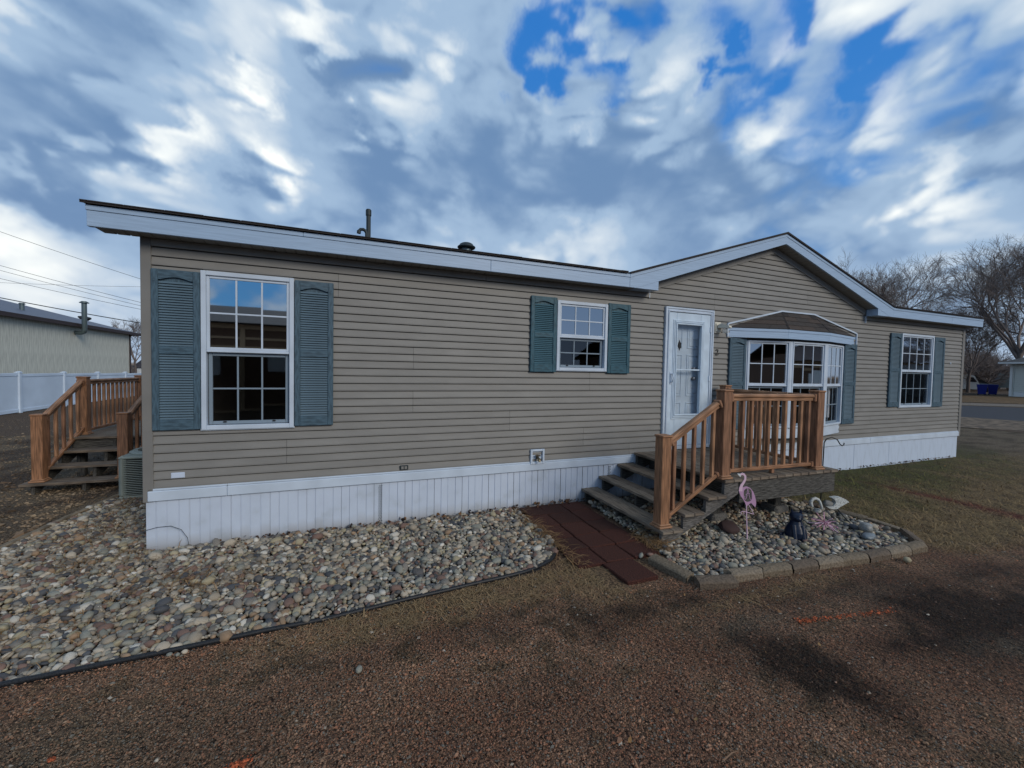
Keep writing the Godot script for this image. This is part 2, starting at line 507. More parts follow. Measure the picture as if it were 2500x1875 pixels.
func make_sky() -> Sky:
	var W := 2048
	var H := 1024
	var light := Image.create(720, 180, false, Image.FORMAT_RF)
	var clear := Image.create(720, 180, false, Image.FORMAT_RF)
	# where the bright and dark parts of the cloud deck stand: azimuth, elevation, radius, strength
	put_blobs(light, [-10.7, 27.7, 1.9, 0.5, -18.2, 21.5, 2.8, 0.55, -24.8, 19.8, 1.7, 0.45, -7.9, 21.1, 2.2, 0.5, -3.2, 33.8, 1.9, 0.4, 8.0, 34.8, 4.2, 0.25, 12.2, 33.9, 2.4, 0.25, 8.1, 26.6, 4.0, 0.3, -27.6, 26.9, 1.7, 0.35, -27.8, 16.0, 1.3, 0.4, -0.6, 26.5, 1.0, 0.4, 31.2, 29.3, 2.0, 0.4, 39.6, 34.8, 4.9, 0.25, 42.2, 30.1, 2.8, 0.3, 54.0, 23.6, 2.3, 0.3, 52.7, 33.9, 2.3, 0.25, 64.0, 31.6, 4.1, 0.2, 61.9, 24.0, 2.6, 0.25, 66.5, 15.6, 3.2, 0.45, 71.0, 23.2, 2.1, 0.3, 14.6, 18.2, 4.1, 0.25, 30.2, 14.4, 6.3, 0.3, -25.7, 8.6, 4.0, 0.2, -28.6, 4.2, 4.6, 0.3, 26.0, 30.2, 2.6, 0.2, -14.9, 16.7, 3.0, 0.15, 41.4, 24.6, 2.2, 0.25])
	put_blobs(light, [1.0, 31.4, 2.9, -0.6, -3.6, 31.0, 1.5, -0.3, 14.0, 22.7, 7.2, -0.35, 3.0, 22.2, 3.6, -0.35, -25.9, 18.1, 2.5, -0.45, -27.1, 14.5, 3.0, -0.4, -11.9, 18.6, 1.9, -0.3, 34.3, 24.3, 7.9, -0.3, 45.4, 21.0, 5.3, -0.25, 26.8, 20.4, 6.0, -0.2, -17.5, 24.6, 1.4, -0.3, -22.1, 18.9, 2.4, -0.35, 67.4, 20.0, 2.7, -0.3, 63.3, 13.2, 4.2, -0.1, -19.0, 31.6, 2.8, -0.25, -26.5, 26.0, 1.7, -0.2, -11.9, 29.1, 1.3, -0.15, -24.0, 23.2, 1.4, -0.2, -27.8, 13.3, 2.2, -0.35, 56.1, 19.4, 3.1, -0.2, 47.9, 15.8, 6.7, -0.2])
	put_blobs(clear, [25.2, 37.2, 3.3, 1.2, 23.2, 33.6, 2.5, 1.0, 29.5, 39.0, 2.8, 0.95, 33.3, 36.2, 1.5, 0.6, 34.0, 33.6, 2.4, 0.5, 37.1, 38.4, 1.8, 0.3, 45.8, 34.5, 1.2, 0.8, 46.4, 30.7, 1.1, 0.8, 55.5, 32.9, 1.3, 0.7, 56.9, 34.3, 1.2, 0.5, 54.6, 35.3, 1.9, 0.4, 62.3, 28.2, 3.0, 0.6, 59.7, 28.1, 1.9, 0.5, 35.1, 30.3, 1.9, 0.8, 57.8, 26.2, 1.7, 0.8, 50.9, 28.0, 2.2, 0.5, 59.0, 20.0, 2.9, 0.55, 48.4, 26.0, 2.0, 0.45, 44.7, 37.9, 2.0, 0.3, 65.9, 22.5, 1.8, 0.3, 1.0, 31.0, 2.7, 0.45, 68.4, 27.5, 2.1, 0.25, 18.2, 32.4, 0.8, 0.3, 64.6, 18.6, 2.6, 0.4])
	put_blobs(light, [150.0, 11.0, 16.0, -1.2, 112.0, 7.0, 11.0, -0.55])
	put_blobs(clear, [-168.0, 11.0, 11.0, 1.5, -150.0, 22.0, 12.0, 0.5, 120.0, 35.0, 14.0, 0.4, 54.0, 29.0, 13.0, 0.10, 27.0, 36.5, 4.0, 0.2, -14.1, 29.7, 8.9, -0.6, -23.5, 18.1, 9.5, -0.6, 10.7, 26.2, 11.3, -0.5, 8.0, 34.8, 5.8, -0.5, 39.1, 33.1, 3.9, -0.3, 66.2, 14.2, 4.5, -0.5, 32.9, 18.3, 10.0, -0.5, 66.9, 30.4, 3.1, -0.3])
	var n1 := noise(5, 6.0, 6)
	n1.fractal_gain = 0.5
	var nb := noise(15, 8.5, 4)
	nb.fractal_type = FastNoiseLite.FRACTAL_RIDGED
	nb.fractal_gain = 0.42
	var n2 := noise(9, 2.2, 3)
	var nw := noise(21, 5.0, 4)
	var im := Image.create(W, H, false, Image.FORMAT_RGBF)
	im.fill(Color(0.12, 0.10, 0.09))
	for y in H / 2:
		var el := PI / 2 - PI * (y + 0.5) / H
		var sy := sin(el)
		var ce := cos(el)
		var eld := rad_to_deg(el)
		var haze := exp(-eld / 7.0)
		var blue := Color(0.008, 0.14, 0.50).lerp(Color(0.13, 0.38, 0.70), exp(-eld / 18.0))
		for x in W:
			var az := TAU * (x + 0.5) / W if x < W / 2 else TAU * ((x + 0.5) / W - 1.0)
			# a shallow cloud deck: directions drawn together towards the horizon, lumps leaning with the wind
			var k := 1.0 / (sy + 1.15)
			var dx := ce * sin(az) * k
			var dz := -ce * cos(az) * k
			var wob := nw.get_noise_2d(dx + sy, dz)
			var wob2 := nw.get_noise_2d(dx + 7.0, dz - sy)
			var s := dx * 0.669 - dz * 0.743
			var t := dx * 0.743 + dz * 0.669
			var hx := s * 0.9 + wob * 0.035
			var hz := t * 1.12 + wob2 * 0.035
			var f := n1.get_noise_3d(hx, sy * 1.1, hz)
			var puff := -nb.get_noise_3d(hx * 1.1, sy * 1.3, hz * 1.1)
			var big := n2.get_noise_2d(hx + 3.0, hz)
			# the placed features, edges ruffled by the same wobble
			var mx := posmod(int((rad_to_deg(az) + wob * 3.5 + f * 4.5 + puff * 1.8) * 2.0 + 360.0), 720)
			var my := clampi(int((eld + wob2 * 3.0 + puff * 3.0 - f * 3.0) * 2.0), 0, 179)
			var L := 0.50 + 0.36 * f + 0.17 * puff + 0.1 * big + 1.25 * light.get_pixel(mx, my).r
			var cv := clear.get_pixel(mx, my).r
			var Bl := 0.0 + 0.5 * big - 0.55 * f - 0.15 * puff + cv * (1.08 - 1.0 * f) - haze * 0.9
			if L < 0.3:
				L = 0.3 * exp((L - 0.3) / 0.3)
			L = clampf(L + 0.10 * f + 0.05 * puff, 0.0, 1.2)
			Bl = smoothstep(0.05, 1.0, clampf(Bl, 0.0, 1.2)) * 0.97
			var cl: Color
			if L < 0.5:
				cl = Color(0.135, 0.24, 0.42).lerp(Color(0.32, 0.45, 0.62), smoothstep(0.0, 0.5, L))
			else:
				cl = Color(0.32, 0.45, 0.62).lerp(Color(0.92, 0.95, 0.93), (L - 0.5) * 1.7)
			cl = cl.lerp(Color(0.46, 0.50, 0.60), haze * 0.35)
			im.set_pixel(x, y, cl.lerp(blue, Bl))
	var pm := PanoramaSkyMaterial.new()
	pm.panorama = ImageTexture.create_from_image(im)
	var sky := Sky.new()
	sky.sky_material = pm
	return sky


# ---------------------------------------------------------------- the order of building
func _ready() -> void:
	rng.seed = 4711
	var cam := Camera3D.new()
	cam.name = "camera"
	cam.fov = 85.4533677
	cam.near = 0.05
	cam.far = 900.0
	cam.transform = Transform3D(Basis(Vector3.UP, -0.38802642) * Basis(Vector3.RIGHT, -0.03401896) * Basis(Vector3.BACK, 0.01905819), Vector3(1.7374, 1.8775, 5.1646))
	add_child(cam)
	var env := Environment.new()
	env.background_mode = Environment.BG_SKY
	env.sky = make_sky()
	env.background_energy_multiplier = 1.0
	env.ambient_light_source = Environment.AMBIENT_SOURCE_SKY
	env.tonemap_mode = Environment.TONE_MAPPER_LINEAR
	env.tonemap_exposure = 1.12
	env.sdfgi_enabled = true
	env.ssao_enabled = true
	env.ssil_enabled = true
	var we := WorldEnvironment.new()
	we.name = "world_environment"
	we.environment = env
	add_child(we)
	var sun := DirectionalLight3D.new()
	sun.name = "sun"
	sun.light_color = Color(1.0, 0.96, 0.90)
	sun.light_energy = 0.55
	sun.light_angular_distance = 24.0
	sun.shadow_enabled = true
	sun.rotation_degrees = Vector3(-27, 24, 0)
	add_child(sun)

	materials()
	ground_and_road()
	house()
	house_windows()
	house_door()
	house_fittings()
	front_porch()
	back_porch()
	beds_and_path()
	left_side()
	right_side()
	trees()
	behind_camera()
	ornaments()
	litter_and_grass()


# ---------------------------------------------------------------- ground
func bump(x: float, z: float, cx: float, cz: float, rx: float, rz: float, turn := 0.0) -> float:
	var dx := x - cx
	var dz := z - cz
	var ca := cos(turn)
	var sa := sin(turn)
	var u := (dx * ca + dz * sa) / rx
	var w := (-dx * sa + dz * ca) / rz
	return exp(-(u * u + w * w))


var BED_L := PackedVector2Array([Vector2(-1.95, 1.95), Vector2(-0.08, 1.9), Vector2(0.66, 1.885), Vector2(1.28, 1.858), Vector2(1.62, 1.844), Vector2(2.3, 1.79), Vector2(2.51, 1.777), Vector2(2.87, 1.745), Vector2(3.25, 1.715), Vector2(3.48, 1.655), Vector2(3.68, 1.55), Vector2(3.8, 1.4), Vector2(3.865, 1.25), Vector2(3.88, 0.9), Vector2(3.92, 0.05), Vector2(-0.05, 0.05), Vector2(-0.1, -2.3), Vector2(-1.1, -2.3), Vector2(-1.23, -1.6), Vector2(-1.38, -0.5)])
var BED_R := PackedVector2Array([Vector2(4.86, 1.72), Vector2(4.72, 2.05), Vector2(4.76, 2.33), Vector2(5.0, 2.44), Vector2(5.6, 2.47), Vector2(6.6, 2.56), Vector2(7.5, 2.62), Vector2(7.86, 2.5), Vector2(8.0, 2.1), Vector2(7.95, 1.1), Vector2(7.9, 0.1), Vector2(5.0, 0.1)])
var gn := FastNoiseLite.new()


func lawn_share(x: float, z: float) -> float:
	var edge := 2.95 + 0.11 * (x - 8.0) + 0.16 * gn.get_noise_2d(x * 9.0, z * 9.0)
	return smoothstep(-0.12, 0.2, edge - z) * smoothstep(7.6, 8.1, x + 0.1 * gn.get_noise_2d(x * 20.0, z * 20.0))


func fringe_share(x: float, z: float) -> float:
	# dry grass along the bed edging and round the foot of the paver path
	var e := 1.9 - 0.055 * maxf(0.0, x - 0.5)
	var nn := gn.get_noise_2d(x * 14.0, z * 14.0)
	var f := smoothstep(0.42, 0.02, absf(z - e - 0.14)) * smoothstep(0.7, 2.3, x) * smoothstep(5.2, 3.9, x)
	f = maxf(f, 1.1 * bump(x, z, 3.85, 2.0, 0.34, 0.36))
	f = maxf(f, 0.9 * bump(x, z, 4.78, 1.62, 0.14, 0.22))
	f = maxf(f, 0.5 * bump(x, z, 5.3, 2.75, 1.2, 0.12))
	return clampf(f * (1.0 + 1.1 * nn), 0.0, 1.0)


func ground_tone(x: float, z: float) -> Color:
	var n0 := gn.get_noise_2d(x * 2.2, z * 2.2)
	var n1 := gn.get_noise_2d(x * 11.0 + 50.0, z * 11.0)
	var c := lin(0.18, 0.097, 0.059)
	c = c.lerp(lin(0.265, 0.155, 0.096), clampf(0.5 + 1.6 * n0 + 0.5 * n1, 0, 1))
	c = c.lerp(lin(0.09, 0.066, 0.036), clampf(n1 * 1.4 + n0 - 0.15, 0, 0.7))
	c = c.lerp(lin(0.10, 0.082, 0.056), 0.7 * smoothstep(2.4, 0.2, x) * smoothstep(1.9, 2.6, z))
	# damp dark stains of the drive
	var d := bump(x, z, 4.50, 3.42, 0.26, 0.46, -0.35) * 1.3 + bump(x, z, 6.3, 3.55, 0.62, 0.50) * 1.15 + bump(x, z, 7.3, 3.6, 0.7, 0.25) * 0.7 + bump(x, z, 5.6, 3.62, 0.5, 0.12, 0.2) * 0.6 + bump(x, z, 4.0, 2.55, 0.95, 0.17, 0.05) * 0.6 + bump(x, z, 3.45, 2.72, 0.16, 0.1) * 0.7 + bump(x, z, 2.4, 2.3, 1.1, 0.2, -0.05) * 0.35 + bump(x, z, 5.6, 2.9, 0.7, 0.14, 0.1) * 0.55 + bump(x, z, 7.6, 3.2, 0.6, 0.12, 0.1) * 0.6 + bump(x, z, 18.5, -0.3, 4.5, 0.9) * 0.7 + bump(x, z, 2.9, 3.0, 0.3, 0.2) * 0.3
	d *= 1.0 + 0.9 * n1
	c = c.lerp(lin(0.028, 0.0165, 0.011), clampf(d * 1.15, 0, 0.95))
	var p := bump(x, z, 6.1, 3.85, 0.3, 0.1, 0.3) + bump(x, z, 4.75, 3.02, 0.45, 0.13, 0.1) + bump(x, z, 5.95, 3.02, 0.5, 0.08, 0.1)
	c = c.lerp(lin(0.15, 0.115, 0.08), clampf(p * (0.55 + n1), 0, 0.6))
	c = c.lerp(lin(0.19, 0.135, 0.07), 0.75 * fringe_share(x, z))
	# lawn: mossy near the house, straw further out
	var l := lawn_share(x, z)
	if l > 0.0:
		var green := smoothstep(2.3, 0.5, z + 0.12 * (x - 9.0) + 1.1 * n0)
		var g := lin(0.24, 0.165, 0.08).lerp(lin(0.095, 0.096, 0.026), green)
		g = g.lerp(lin(0.085, 0.055, 0.035), clampf(1.5 * n1 + 0.1, 0, 0.6))
		var red := bump(x, z, 10.42, 1.75, 0.12, 0.75, -0.05) + 0.6 * bump(x, z, 10.3, 2.6, 0.14, 0.4)
		g = g.lerp(lin(0.13, 0.022, 0.018), clampf(red * (1.3 + n1), 0, 0.9))
		c = c.lerp(g, l)
	# lot at the left of the house
	var lot := smoothstep(-1.35, -1.75, x + 0.22 * z)
	lot *= smoothstep(1.0, 0.2, z)
	var lc := lin(0.19, 0.14, 0.09).lerp(lin(0.085, 0.058, 0.038), clampf(0.4 + 2.0 * n0, 0, 1))
	c = c.lerp(lc, lot)
	# far right: bare earth and a stony strip before the road
	var far := smoothstep(15.5, 19.0, x)
	c = c.lerp(lin(0.20, 0.145, 0.10).lerp(lin(0.09, 0.06, 0.04), clampf(0.3 + 2.0 * gn.get_noise_2d(x * 2.0, z * 5.0), 0, 1)), far * 0.8)
	if Geometry2D.is_point_in_polygon(Vector2(x, z), BED_L) or Geometry2D.is_point_in_polygon(Vector2(x, z), BED_R):
		c = lin(0.05, 0.034, 0.022)
	return c


func ground_and_road() -> void:
	gn.seed = 77
	gn.frequency = 0.35
	gn.fractal_octaves = 4
	var b := B.new()
	b.tinted = true
	var x0 := -7.0
	var x1 := 24.0
	var z0 := -9.0
	var z1 := 7.0
	var st := 0.08
	var nx := int(round((x1 - x0) / st))
	var nz := int(round((z1 - z0) / st))
	var hs := []
	var cs := []
	for j in nz + 1:
		for i in nx + 1:
			var x := x0 + i * st
			var z := z0 + j * st
			var edge := i == 0 or j == 0 or i == nx or j == nz
			hs.append(0.0 if edge else -0.012 + 0.012 * gn.get_noise_2d(x * 9.0, z * 9.0))
			cs.append(ground_tone(x, z))
	var vs := PackedVector3Array()
	var ns := PackedVector3Array()
	var ts := PackedVector2Array()
	var cc := PackedColorArray()
	var ix := PackedInt32Array()
	for j in nz + 1:
		for i in nx + 1:
			var k := j * (nx + 1) + i
			vs.append(Vector3(x0 + i * st, hs[k], z0 + j * st))
			ns.append(Vector3.UP)
			ts.append(Vector2(x0 + i * st, z0 + j * st))
			cc.append(cs[k])
	for j in nz:
		for i in nx:
			var k := j * (nx + 1) + i
			ix.append_array(PackedInt32Array([k, k + 1, k + nx + 1, k + 1, k + nx + 2, k + nx + 1]))
	# the same sheet goes on to the horizon as wide strips
	var R := 420.0
	for q in [[-R, -R, R, z0], [-R, z1, R, R], [-R, z0, x0, z1], [x1, z0, R, z1]]:
		var k := vs.size()
		var tone := lin(0.13, 0.09, 0.055)
		for p in [[0, 1], [2, 1], [2, 3], [0, 3]]:
			vs.append(Vector3(q[p[0]], 0, q[p[1]]))
			ns.append(Vector3.UP)
			ts.append(Vector2(q[p[0]], q[p[1]]))
			cc.append(tone)
		ix.append_array(PackedInt32Array([k, k + 1, k + 2, k, k + 2, k + 3]))
	var a := []
	a.resize(Mesh.ARRAY_MAX)
	a[Mesh.ARRAY_VERTEX] = vs
	a[Mesh.ARRAY_NORMAL] = ns
	a[Mesh.ARRAY_TEX_UV] = ts
	a[Mesh.ARRAY_COLOR] = cc
	a[Mesh.ARRAY_INDEX] = ix
	var m := ArrayMesh.new()
	m.add_surface_from_arrays(Mesh.PRIMITIVE_TRIANGLES, a)
	solo("ground", m, M.ground, "brown gravelly ground with damp stains and dry grass around the house", "ground", "", "structure")
	# the road across the frontage at the right, with its pale edge strips and the straw lawn beyond
	var rd := sheet([Vector2(30.0, -3.9), Vector2(29.3, -6.8), Vector2(24, -31), Vector2(33, -34), Vector2(40.6, -10.4), Vector2(43.8, -7.3), Vector2(60, 8), Vector2(90, 40), Vector2(70, 60), Vector2(38, 22)], 0.004)
	solo("road", rd, M.asphalt, "dark asphalt road beyond the right end of the house", "road", "", "structure")
	var ap := sheet([Vector2(23.2, -3.4), Vector2(25.0, -1.6), Vector2(33, 14), Vector2(38, 22), Vector2(30.0, -3.9), Vector2(29.3, -6.8), Vector2(28.0, -13)], 0.008)
	solo("verge", ap, mk("verge", lin(0.17, 0.125, 0.085), 0.95, M.straw_lawn.albedo_texture, Vector3(0.25, 0.25, 1)), "pale stony strip before the road", "verge", "", "structure")
	var sw := sheet([Vector2(41.5, -10.0), Vector2(45.0, -7.6), Vector2(70, 17), Vector2(73, 15), Vector2(49.4, -9.2), Vector2(45.4, -11.4), Vector2(38, -28), Vector2(34, -32)], 0.012)
	solo("pavement", sw, M.concrete_strip, "pale pavement along the far side of the road", "pavement", "", "structure")
	var lw := sheet([Vector2(49.9, -9.4), Vector2(73.5, 14.5), Vector2(110, 10), Vector2(100, -20), Vector2(75, -18), Vector2(60, -18), Vector2(52, -24), Vector2(46, -13)], 0.02)
	solo("lawn", lw, M.straw_lawn, "straw coloured lawn before the house across the road", "lawn", "", "structure")


func sheet(pts: Array, y: float) -> ArrayMesh:
	var b := B.new()
	var pv := PackedVector2Array(pts)
	var ix := Geometry2D.triangulate_polygon(pv)
	for i in range(0, ix.size(), 3):
		var q := [pv[ix[i]], pv[ix[i + 1]], pv[ix[i + 2]]]
		var p := []
		for w in q:
			p.append(Vector3(w.x, y, w.y))
		var uv := [q[0], q[1], q[2]]
		if (p[1] - p[0]).cross(p[2] - p[0]).y < 0:
			b.tri(p[0], p[2], p[1], [uv[0], uv[2], uv[1]])
		else:
			b.tri(p[0], p[1], p[2], uv)
	return b.mesh()


# ---------------------------------------------------------------- the house
var home: Node3D
const GX := 8.815
const OPEN := [[0.42, 1.23, 1.215, 2.815], [4.515, 5.315, 1.895, 2.845], [12.885, 14.13, 1.24, 2.81], [6.41, 7.395, 0.60, 2.90], [8.22, 10.86, 0.78, 2.49]]
const SPLICE := [[2.54, 10, 12], [2.54, 16, 18], [5.06, 13, 15], [3.82, 19, 21], [4.976, 22, 24], [5.795, 25, 26], [1.692, 1, 3], [1.174, 22, 24], [7.44, -2, 0], [9.77, -5, -3], [11.265, -1, 0], [11.53, 19, 20], [12.2, 25, 26], [11.9, 22, 23], [14.75, 4, 6], [7.6, 20, 21]]


func course(k: int, xa: float, xb: float) -> void:
	# the k-th course below the frieze; cut round openings and at splices, each length a board of its own
	var yt := TOP - k * C
	var yb := yt - C
	var xs := [xa, xb]
	var cuts := []
	for o in OPEN:
		if o[3] > yb and o[2] < yt:
			for e in [o[0], o[1]]:
				if e > xa and e < xb:
					xs.append(e)
	for s in SPLICE:
		if k >= s[1] and k <= s[2] and s[0] > xa and s[0] < xb:
			xs.append(s[0])
			cuts.append(s[0])
	xs.sort()
	var b: B = null
	for i in xs.size() - 1:
		var p: float = xs[i]
		var q: float = xs[i + 1]
		var mid := (p + q) * 0.5
		var bands := [[yb, yt]]
		for o in OPEN:
			if mid > o[0] and mid < o[1] and o[3] > yb and o[2] < yt:
				var nb := []
				for w in bands:
					if o[2] > w[0]:
						nb.append([w[0], minf(o[2], w[1])])
					if o[3] < w[1]:
						nb.append([maxf(o[3], w[0]), w[1]])
				bands = nb
		if bands.is_empty() or p in cuts:
			if b:
				close_board(b)
			b = null
		if bands.is_empty():
			continue
		if b == null:
			b = B.new()
			b.off = Vector2(rng.randf() * 9.0, rng.randf() * 9.0)
		var g := 0.0014 if p in cuts else 0.0
		var e := 0.0014 if q in cuts else 0.0
		for w in bands:
			var z0: float = lerpf(0.0155, 0.003, (w[0] - yb) / C)
			var z1: float = lerpf(0.0155, 0.003, (w[1] - yb) / C)
			# a face with the slight double fall of pressed vinyl, and the butt edge under it
			var ym: float = lerpf(w[0], w[1], 0.16)
			b.quad(Vector3(p + g, w[0], z0), Vector3(q - e, w[0], z0), Vector3(q - e, ym, z0), Vector3(p + g, ym, z0))
			# the top of each course turns in under the butt of the one above
			var full: bool = w[1] > yt - 0.001
			var yh: float = w[1] - 0.0105 if full and w[1] - w[0] > 0.03 else w[1]
			b.quad(Vector3(p + g, ym, z0), Vector3(q - e, ym, z0), Vector3(q - e, yh, z1), Vector3(p + g, yh, z1))
			if yh < w[1]:
				b.quad(Vector3(p + g, yh, z1), Vector3(q - e, yh, z1), Vector3(q - e, yh + 0.002, -0.012), Vector3(p + g, yh + 0.002, -0.012))
				b.quad(Vector3(p + g, yh + 0.002, -0.012), Vector3(q - e, yh + 0.002, -0.012), Vector3(q - e, w[1], -0.012), Vector3(p + g, w[1], -0.012))
			b.quad(Vector3(p + g, w[0], -0.012), Vector3(q - e, w[0], -0.012), Vector3(q - e, w[0], z0), Vector3(p + g, w[0], z0))
	if b:
		close_board(b)


func close_board(b: B) -> void:
	if b.v.size():
		part(home, "siding_board", b.mesh(), M["siding%d" % (rng.randi() % 4)])


func house() -> void:
	home = thing("mobile_home", "long tan single storey home with blue shutters and white skirting", "house")
	# walls behind the siding, with real openings
	var b := B.new()
	var xs := [-0.08, 15.5]
	for o in OPEN:
		xs.append(o[0])
		xs.append(o[1])
	xs.sort()
	for i in xs.size() - 1:
		var mid: float = (xs[i] + xs[i + 1]) * 0.5
		var lo := 0.5
		for o in OPEN:
			if mid > o[0] and mid < o[1]:
				if o[2] > lo:
					b.span(Vector3(xs[i], lo, -0.11), Vector3(xs[i + 1], o[2], -0.014))
				lo = o[3]
		b.span(Vector3(xs[i], lo, -0.11), Vector3(xs[i + 1], 3.10, -0.014))
	b.prism(PackedVector2Array([Vector2(6.0, 3.10), Vector2(11.63, 3.10), Vector2(GX, 4.12)]), -0.11, -0.014)
	part(home, "wall", b.mesh(), M.dark)
	b = B.new()
	b.span(Vector3(-0.08, 0.5, -8.0), Vector3(15.5, 0.6, -0.12))
	part(home, "floor", b.mesh(), M.interior)
	b = B.new()
	b.span(Vector3(-0.08, 3.0, -8.0), Vector3(15.5, 3.06, -0.12))
	part(home, "ceiling", b.mesh(), M.interior)
	b = B.new()
	b.span(Vector3(-0.08, 0.5, -8.1), Vector3(15.5, 3.2, -8.0))
	for x in [3.2, 6.1, 11.6]:
		b.span(Vector3(x, 0.6, -8.0), Vector3(x + 0.1, 3.0, -0.2))
	b.span(Vector3(-0.08, 0.6, -3.9), Vector3(15.5, 3.0, -3.8))
	part(home, "inner_wall", b.mesh(), M.interior)
	# lapped end walls with their gables
	for e in 2:
		b = B.new()
		var x := -0.07 if e == 0 else 15.49
		var sgn := -1.0 if e == 0 else 1.0
		for k in range(-14, 28):
			var yt := TOP - k * C
			var yb := yt - C
			var zf := -0.06
			if yb > 3.12:
				zf = -(yb - 3.12) / 0.25
			var zb := -8.0 - zf
			if zf < -4.0:
				continue
			var q := [Vector3(x + sgn * 0.0155, yb, zf), Vector3(x + sgn * 0.0155, yb, zb), Vector3(x + sgn * 0.003, yt, zb), Vector3(x + sgn * 0.003, yt, zf)]
			b.out4(q[0], q[1], q[2], q[3], Vector3(7.7, yb, -4))
			b.out4(Vector3(x, yb, zf), Vector3(x, yb, zb), q[1], q[0], Vector3(7.7, yb + 1.0, -4))
		b.span(Vector3(x - 0.02, 0.5, -8.0), Vector3(x, 3.1, -0.06))
		part(home, "end_wall", b.mesh(), M.siding1)
	# siding: 27 courses and the gable above them
	for k in 27:
		course(k, 0.0, 15.418)
	var j := 1
	while true:
		var y := TOP + (j - 0.5) * C
		var x := maxf(6.06, 6.12 + (y - 3.19) / 0.331)
		if x > GX - 0.1:
			break
		course(-j, x, 2.0 * GX - x)
		j += 1
	# corner posts
	b = B.new()
	b.span(Vector3(-0.085, 0.49, -0.09), Vector3(0.0, 3.10, 0.024), 0.004)
	part(home, "corner_post", b.mesh(), M.post_trim)
	b = B.new()
	b.span(Vector3(15.418, 0.49, -0.09), Vector3(15.52, 3.10, 0.024), 0.004)
	part(home, "corner_post", b.mesh(), M.post_trim)
	# frieze boards under the eaves and up the gable
	for q in [[0.0, 3.45], [3.452, 6.075], [11.575, 15.418]]:
		b = B.new()
		b.span(Vector3(q[0], TOP + 0.002, 0.0), Vector3(q[1], 3.098, 0.024), 0.003)
		part(home, "frieze_board", b.mesh(), M.frieze)
	b = B.new()
	b.span(Vector3(6.076, TOP - 0.004, 0.0), Vector3(6.09, 3.094, 0.030))
	b.span(Vector3(11.56, TOP - 0.06, 0.0), Vector3(11.574, 3.23, 0.030))
	part(home, "end_cap", b.mesh(), M.white)
	for s in [-1.0, 1.0]:
		b = B.new()
		b.prism(PackedVector2Array([Vector2(GX + s * 2.735, 3.228), Vector2(GX, 4.131), Vector2(GX, 4.028), Vector2(GX + s * 2.735, 3.122)]), 0.001, 0.0245)
		part(home, "frieze_board", b.mesh(), M.frieze)
	# fascia, its upper trim, the boxed returns
	for q in [[-0.387, 3.44], [3.443, 5.552], [12.092, 14.35], [14.353, 15.745]]:
		b = B.new()
		b.span(Vector3(q[0], 3.095, 0.2), Vector3(q[1], 3.234, 0.23), 0.003)
		b.off = Vector2(rng.randf() * 5, rng.randf())
		part(home, "fascia", b.mesh(), M.fascia)
	for q in [[-0.393, 1.35], [1.352, 5.552], [12.092, 15.75]]:
		b = B.new()
		b.span(Vector3(q[0], 3.236, 0.2), Vector3(q[1], 3.282, 0.237), 0.003)
		part(home, "fascia_trim", b.mesh(), M.fascia)
	for s in [-1.0, 1.0]:
		var w := 3.261 if s < 0 else 3.276
		b = B.new()
		b.prism(PackedVector2Array([Vector2(GX + s * w, 3.097), Vector2(GX + s * 3.15, 3.097), Vector2(GX, 4.136), Vector2(GX, 4.258), Vector2(GX + s * w, 3.236)]), 0.2, 0.2305)
		part(home, "fascia", b.mesh(), M.fascia)
		b = B.new()
		b.prism(PackedVector2Array([Vector2(GX + s * w, 3.238), Vector2(GX, 4.26), Vector2(GX, 4.303), Vector2(GX + s * w, 3.283)]), 0.2, 0.2375)
		part(home, "fascia_trim", b.mesh(), M.fascia)
		b = B.new()
		b.prism(PackedVector2Array([Vector2(GX + s * 3.148, 3.0965), Vector2(GX + s * 2.745, 3.0965), Vector2(GX + s * 2.745, 3.229)]), 0.003, 0.2285)
		part(home, "eave_return", b.mesh(), M.fascia)
	# soffits: ribbed panels under the eaves, and sloping ones under the gable
	for q in [[-0.36, 6.06], [11.57, 15.72]]:
		var n := int(round((q[1] - q[0]) / 0.3))
		var w: float = (q[1] - q[0]) / n
		for i in n:
			b = B.new()
			for s in 3:
				b.span(Vector3(q[0] + w * i + w / 3 * s + 0.004, 3.1, 0.0), Vector3(q[0] + w * i + w / 3 * (s + 1) - 0.004, 3.112, 0.199), 0.003)
			b.span(Vector3(q[0] + w * i, 3.107, 0.0), Vector3(q[0] + w * (i + 1), 3.114, 0.199))
			part(home, "soffit_panel", b.mesh(), M.soffit)
	for s in [-1.0, 1.0]:
		var p := Vector3(GX + s * 2.745, 3.236, 0.1)
		var q := Vector3(GX, 4.144, 0.1)
		for i in 10:
			b = B.new()
			for g in 3:
				var f0 := (i + g / 3.0) / 10.0 + 0.001
				var f1 := (i + (g + 1) / 3.0) / 10.0 - 0.001
				b.beam(p.lerp(q, f0), p.lerp(q, f1), 0.198, 0.010, 0.002)
			part(home, "soffit_panel", b.mesh(), M.soffit)
	# sloping soffit and rake boards at both ends
	for e in 2:
		var xa := -0.37 if e == 0 else 15.52
		var xb := -0.087 if e == 0 else 15.72
		for s in [0, 1]:
			var zf := 0.2 if s == 0 else -8.2
			b = B.new()
			b.beam(Vector3((xa + xb) / 2, 3.10, zf), Vector3((xa + xb) / 2, 4.15, -4.0), xb - xa, 0.012)
			part(home, "rake_soffit", b.mesh(), M.soffit)
			b = B.new()
			var xr := -0.387 if e == 0 else 15.73
			b.beam(Vector3(xr + 0.01, 3.19, zf), Vector3(xr + 0.01, 4.245, -4.0), 0.025, 0.19)
			part(home, "rake_board", b.mesh(), M.fascia)
	# roofs
	b = B.new()
